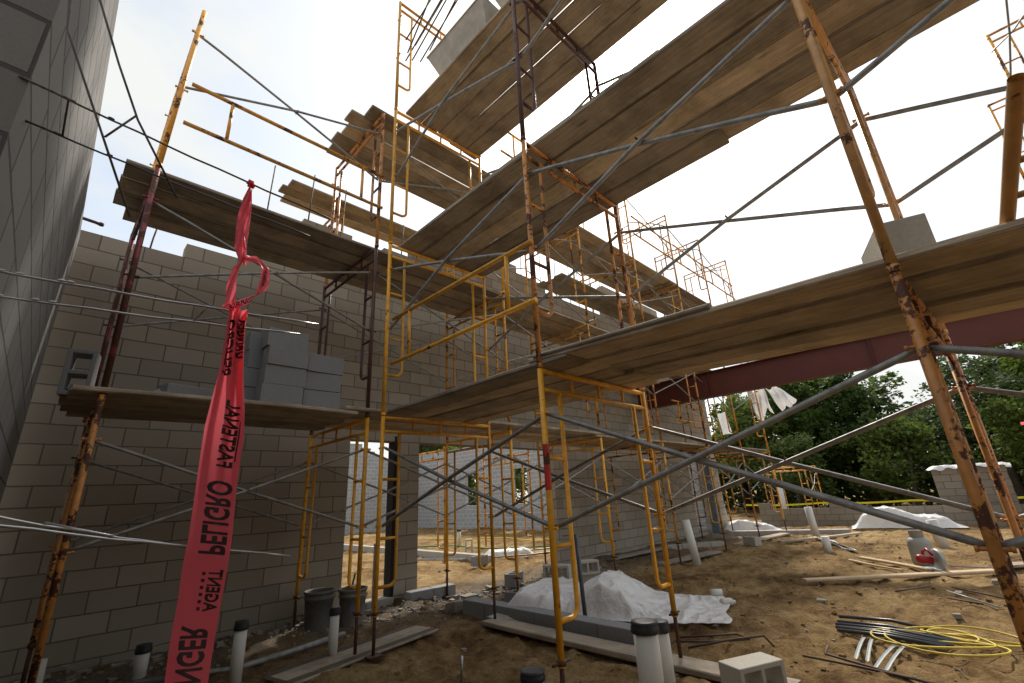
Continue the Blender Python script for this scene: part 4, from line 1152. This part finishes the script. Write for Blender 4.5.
# rubble
def chunk(mb, c, s):
    b = len(mb.v)
    for q in ((-1,-1,-1), (1,-1,-1), (1,1,-1), (-1,1,-1), (-1,-1,1), (1,-1,1), (1,1,1), (-1,1,1)):
        mb.v.append((c[0]+q[0]*s*rnd.uniform(.4, 1), c[1]+q[1]*s*rnd.uniform(.4, 1), c[2]+q[2]*s*rnd.uniform(.25, .6)))
    for q in ((0,3,2,1), (4,5,6,7), (0,1,5,4), (1,2,6,5), (2,3,7,6), (3,0,4,7)): mb.face([b+i for i in q])
mb = MB()
for k in range(2600):
    if k < 1500:
        x = rnd.uniform(2.2, 8.5); y = 6.2+rnd.gauss(0, .4)-(.15*(x-3) if x < 6 else .4)*.5
    elif k < 2000: x = rnd.uniform(-.2, 3.1); y = 6.35+rnd.gauss(0, .15)
    else: x = rnd.uniform(.5, 18); y = rnd.uniform(-1, 12)
    if WY-.05 < y < WY+.25: continue
    s = min(.06, rnd.expovariate(1/.010)+.004)
    chunk(mb, (x, y, gh(x, y)+s*.25), s)
kind(tag(mb.build('rubble', RUBB), 'scattered mortar crumbs and small stones on the soil', 'rubble'), 'stuff')
mb = MB()
for k in range(2200):
    x = rnd.uniform(.5, 16); y = rnd.uniform(-1.5, 6.0); s = min(.028, rnd.expovariate(1/.007)+.003)
    chunk(mb, (x, y, gh(x, y)+s*.2), s)
kind(tag(mb.build('soil_clods', SAND), 'small brown soil clods strewn over the ground', 'soil'), 'stuff')
mb = MB()
for k in range(900):
    x = rnd.uniform(1.0, 15); y = rnd.uniform(-1.5, 6.2); a = rnd.uniform(0, 6.28); l = rnd.uniform(.02, .09); wd = rnd.uniform(.003, .012)
    mb.box((x, y, gh(x, y)+.012), (l, wd, .004), Matrix.Rotation(a, 4, 'Z') @ Matrix.Rotation(rnd.uniform(-.3, .3), 4, 'Y'))
kind(tag(mb.build('litter', WOOD_N), 'pale wood splinters and straw bits littering the soil', 'litter'), 'stuff')
for k, (x, y, s, lb) in enumerate([(4.3, 5.55, .17, 'flat slab chunk on the rubble in front of the wide opening'), (4.9, 6.0, .12, 'pale broken slab piece among the rubble'), (5.6, 6.3, .11, 'small broken slab piece by the wide opening'), (7.2, 1.9, .07, 'small pale stone on the open soil')]):
    mb = MB(); chunk(mb, (0, 0, s*.3), s); tag(mb.build('broken_slab', RUBB, None, (x, y, gh(x, y)-.01)), lb, 'rubble')

mb = MB()
for k in range(520):
    t = rnd.random()
    if t < .45: y = rnd.uniform(-.8, 4.3); x = rnd.uniform(2.6, 2.9) if rnd.random() < .6 else rnd.uniform(2.9, 3.9); z = (2.376 if y > 2.3 else 2.418-.034*(2.36-y))
    elif t < .75: x = rnd.uniform(0, 2.4); y = rnd.uniform(4.75, 5.0); z = 2.376
    else: x = rnd.uniform(0, 4.5); y = rnd.uniform(4.92, 5.1); z = 4.576
    chunk(mb, (x, y, z+.002), min(.03, rnd.expovariate(1/.008)+.004))
kind(tag(mb.build('mortar_crumbs', RUBB), 'dried mortar crumbs scattered on the deck planks', 'rubble'), 'stuff')

# ------------------------------------------------------------------ trees
def tree_meshes(seed, H, rad, nclump, leaf, lm):
    r_ = random.Random(seed)
    tr = MB(); cr = MB()
    top = Vector((r_.uniform(-.4, .4), r_.uniform(-.4, .4), H*.86))
    trunk = [Vector((0, 0, -.2)), Vector((r_.uniform(-.1, .1), r_.uniform(-.1, .1), H*.25)), Vector((r_.uniform(-.3, .3), r_.uniform(-.3, .3), H*.55)), top]
    tr.tube([tuple(p) for p in trunk], [H*.024, H*.018, H*.012, H*.004], 8)
    tips = []
    for i in range(22):
        t = r_.uniform(.22, .95); seg = min(2, int(t*3)); p = trunk[seg].lerp(trunk[seg+1], t*3-seg)
        a = r_.uniform(0, 6.283); spread = rad*(1.05-.65*abs(t-.45)**1.0*1.3)*r_.uniform(.6, 1)
        q = p+Vector((math.cos(a)*spread, math.sin(a)*spread, r_.uniform(.05, .22)*H*(1-t*.5)))
        m_ = p.lerp(q, .5)+Vector((0, 0, -.05*H*r_.random()))
        tr.tube([tuple(p), tuple(m_), tuple(q)], [H*.008, H*.005, H*.002], 5)
        tips += [q, m_, p.lerp(q, .8), m_.lerp(q, .5)+Vector((r_.gauss(0, .4), r_.gauss(0, .4), r_.gauss(0, .3)))]
    tips.append(top)
    for k in range(nclump):
        c = r_.choice(tips)+Vector((r_.gauss(0, rad*.13), r_.gauss(0, rad*.13), r_.gauss(0, rad*.12)))
        cs = r_.uniform(.28, .62)
        for j in range(int(34*r_.uniform(.6, 1.3))):
            d = Vector((r_.gauss(0, 1), r_.gauss(0, 1), r_.gauss(0, .7)))
            p = c+d*cs*.5
            u = Vector((r_.gauss(0, 1), r_.gauss(0, 1), r_.gauss(0, .6))).normalized(); w = u.orthogonal().normalized()
            s = leaf*r_.uniform(.6, 1.3); b = len(cr.v)
            for q in (u*s, w*s*.55, -u*s, -w*s*.55): cr.v.append(tuple(p+q))
            cr.face((b, b+1, b+2, b+3))
    return tr.mesh('trunk', BARK), cr.mesh('crown', lm)
TV = [tree_meshes(1, 9, 2.9, 330, .13, LEAF_D), tree_meshes(2, 8, 2.6, 300, .13, LEAF_L), tree_meshes(3, 10, 3.2, 350, .14, LEAF_D), tree_meshes(4, 5, 2.4, 240, .12, LEAF_L)]
TS = [  # x, y, variant, scale, turn, label
 (30, 15.5, 0, 1.0, 0, 'dark tree seen past the end of the tan wall'),
 (31, 11.0, 0, .80, 2, 'dark tree behind the hanging white plastic'),
 (28, 8.6, 1, .85, 1, 'yellow green tree right of the hanging white plastic'),
 (30, 4.5, 2, .84, 4, 'tall dark tree with a bare trunk right of centre'),
 (29, 6.2, 0, .86, 3, 'dark tree between the yellow green one and the tall one'),
 (31, 1.4, 1, .66, 5, 'lower green tree beneath the gap of sky'),
 (28, -.6, 2, .70, 0, 'dark tree just left of the big rusty leg'),
 (29, -3.4, 0, .98, 2, 'dark tree right of the big rusty leg'),
 (27, -5.5, 2, .9, 5, 'dark tree at the far right edge'),
 (33, -8, 1, 1.1, 1, 'green tree beyond the right edge'),
 (31, -1.6, 0, .80, 4, 'dense dark tree between the gap of sky and the right edge'),
 (28, -3.9, 1, .92, 2, 'green tree low behind the legs at the right edge'),
 (32, 7.6, 2, .80, 2, 'dark tree filling in behind the yellow green one'),
 (27, 2.6, 3, .8, 1, 'low yellow green bushy tree in front of the tall dark tree'),
 (26, -2.0, 3, .8, 3, 'low bushy tree behind the block pier'),
 (26.5, 7.0, 3, .72, 5, 'low bushy tree behind the far yellow frames'),
 (26, 12.5, 3, .75, 0, 'low bushy tree at the tan wall end'),
 (22, 21.6, 3, 1.0, 2, 'green tree filling the right window opening of the pale wall'),
 (22, 26.4, 3, 1.0, 4, 'bushy tree behind the left window opening of the pale wall'),
 (27, 37, 2, .95, 1, 'dark tree rising above the far corner of the pale wall'),
 (24, 35, 0, .98, 3, 'dark tree showing over the pale wall left of the yellow frame'),
 (-2.2, 16.0, 0, .80, 2, 'leafy twigs of a tree between the left wall and the tan wall')]
for x, y, v, s, t, lb in TS:
    e2 = empty('broadleaf_tree', (x, y, 0), t*1.07, lb, 'tree', 'trees round the site'); e2.scale = (s, s, s)
    link('trunk', TV[v][0], e2); link('crown', TV[v][1], e2)
mb = MB(); r_ = random.Random(11)
for k in range(42000):
    y = r_.uniform(-22, 24); x = 33+r_.gauss(0, 1.3)+.02*y*y*.2; hh = 4.3+1.4*noise.noise(Vector((y*.3, 0, 0)))+.7*noise.noise(Vector((y*1.1, 4, 0)))
    z = r_.random()**.8*hh
    p = Vector((x, y, z)); u = Vector((r_.gauss(0, 1), r_.gauss(0, 1), r_.gauss(0, .6))).normalized(); w = u.orthogonal().normalized(); s = .2*r_.uniform(.6, 1.3); b = len(mb.v)
    for q in (u*s, w*s*.6, -u*s, -w*s*.6): mb.v.append(tuple(p+q))
    mb.face((b, b+1, b+2, b+3))
kind(tag(mb.build('woodland', LEAF_D), 'dark undergrowth of the wood behind the low wall', 'woodland'), 'stuff')

# ------------------------------------------------------------------ sky, sun, camera
SUN = Vector((.606, .308, .733)).normalized()
w = bpy.data.worlds.new('World'); sc.world = w; w.use_nodes = True
nt = w.node_tree; bg = nt.nodes['Background']
sky = nt.nodes.new('ShaderNodeTexSky'); sky.sky_type = 'NISHITA'; sky.sun_disc = False
sky.sun_elevation = math.asin(SUN.z); sky.sun_rotation = math.atan2(SUN.x, SUN.y)
sky.air_density = 1.0; sky.dust_density = 2.5
tc = nt.nodes.new('ShaderNodeTexCoord'); mp = nt.nodes.new('ShaderNodeMapping'); mp.inputs['Scale'].default_value = (1, 1, 2.2)
nt.links.new(tc.outputs['Generated'], mp.inputs[0])
n1 = noise_n(nt, mp.outputs[0], 2.1, 7, .58)
cl = ramp(nt, n1, [(.36, (0, 0, 0)), (.62, (1, 1, 1))])
cover = math_n(nt, 'MULTIPLY_ADD', cl, .60, .38)
# thin bright veil round the sun
dt = nt.nodes.new('ShaderNodeVectorMath'); dt.operation = 'DOT_PRODUCT'; nt.links.new(tc.outputs['Generated'], dt.inputs[0]); dt.inputs[1].default_value = SUN
d0 = math_n(nt, 'MAXIMUM', dt.outputs['Value'], 0)
glow = math_n(nt, 'ADD', math_n(nt, 'MULTIPLY', math_n(nt, 'POWER', d0, 900), 60), math_n(nt, 'MULTIPLY', math_n(nt, 'POWER', d0, 14), 2.5))
base = math_n(nt, 'ADD', glow, 3.8)
cc = nt.nodes.new('ShaderNodeCombineXYZ')
nt.links.new(base, cc.inputs[0]); nt.links.new(math_n(nt, 'MULTIPLY', base, 1.005), cc.inputs[1]); nt.links.new(math_n(nt, 'MULTIPLY', base, 1.01), cc.inputs[2])
col = mixc(nt, cover, sky.outputs[0], cc.outputs[0])
col = mixc(nt, 1.0, col, (.985, 1.0, .965), 'MULTIPLY')
nt.links.new(col, bg.inputs['Color']); bg.inputs['Strength'].default_value = .1

sl = bpy.data.lights.new('sun', 'SUN'); sl.energy = 1.9; sl.angle = R(6); sl.color = (1, .94, .84)
so = bpy.data.objects.new('sun', sl); COL.objects.link(so); so.rotation_euler = SUN.to_track_quat('Z', 'Y').to_euler(); so.location = (10, 5, 15)

cam = bpy.data.cameras.new('camera'); co = bpy.data.objects.new('camera', cam); COL.objects.link(co)
cam.sensor_width = 36; cam.lens = 36*455/1024; cam.clip_start = .05; cam.clip_end = 1500
r_ = Vector((.71249818, -.69987211, -.05025317)); u_ = Vector((-.19411177, -.26542396, .94438908)); f_ = Vector((.67428997, .66312077, .3249675))
M = Matrix((( r_.x, u_.x, -f_.x, 0), (r_.y, u_.y, -f_.y, 0), (r_.z, u_.z, -f_.z, 1.38), (0, 0, 0, 1)))
co.matrix_world = M
sc.camera = co
sc.view_settings.view_transform = 'Standard'; sc.view_settings.look = 'None'; sc.view_settings.gamma = 1; sc.view_settings.exposure = 1.3
sc.render.engine = 'CYCLES'; sc.cycles.max_bounces = 8
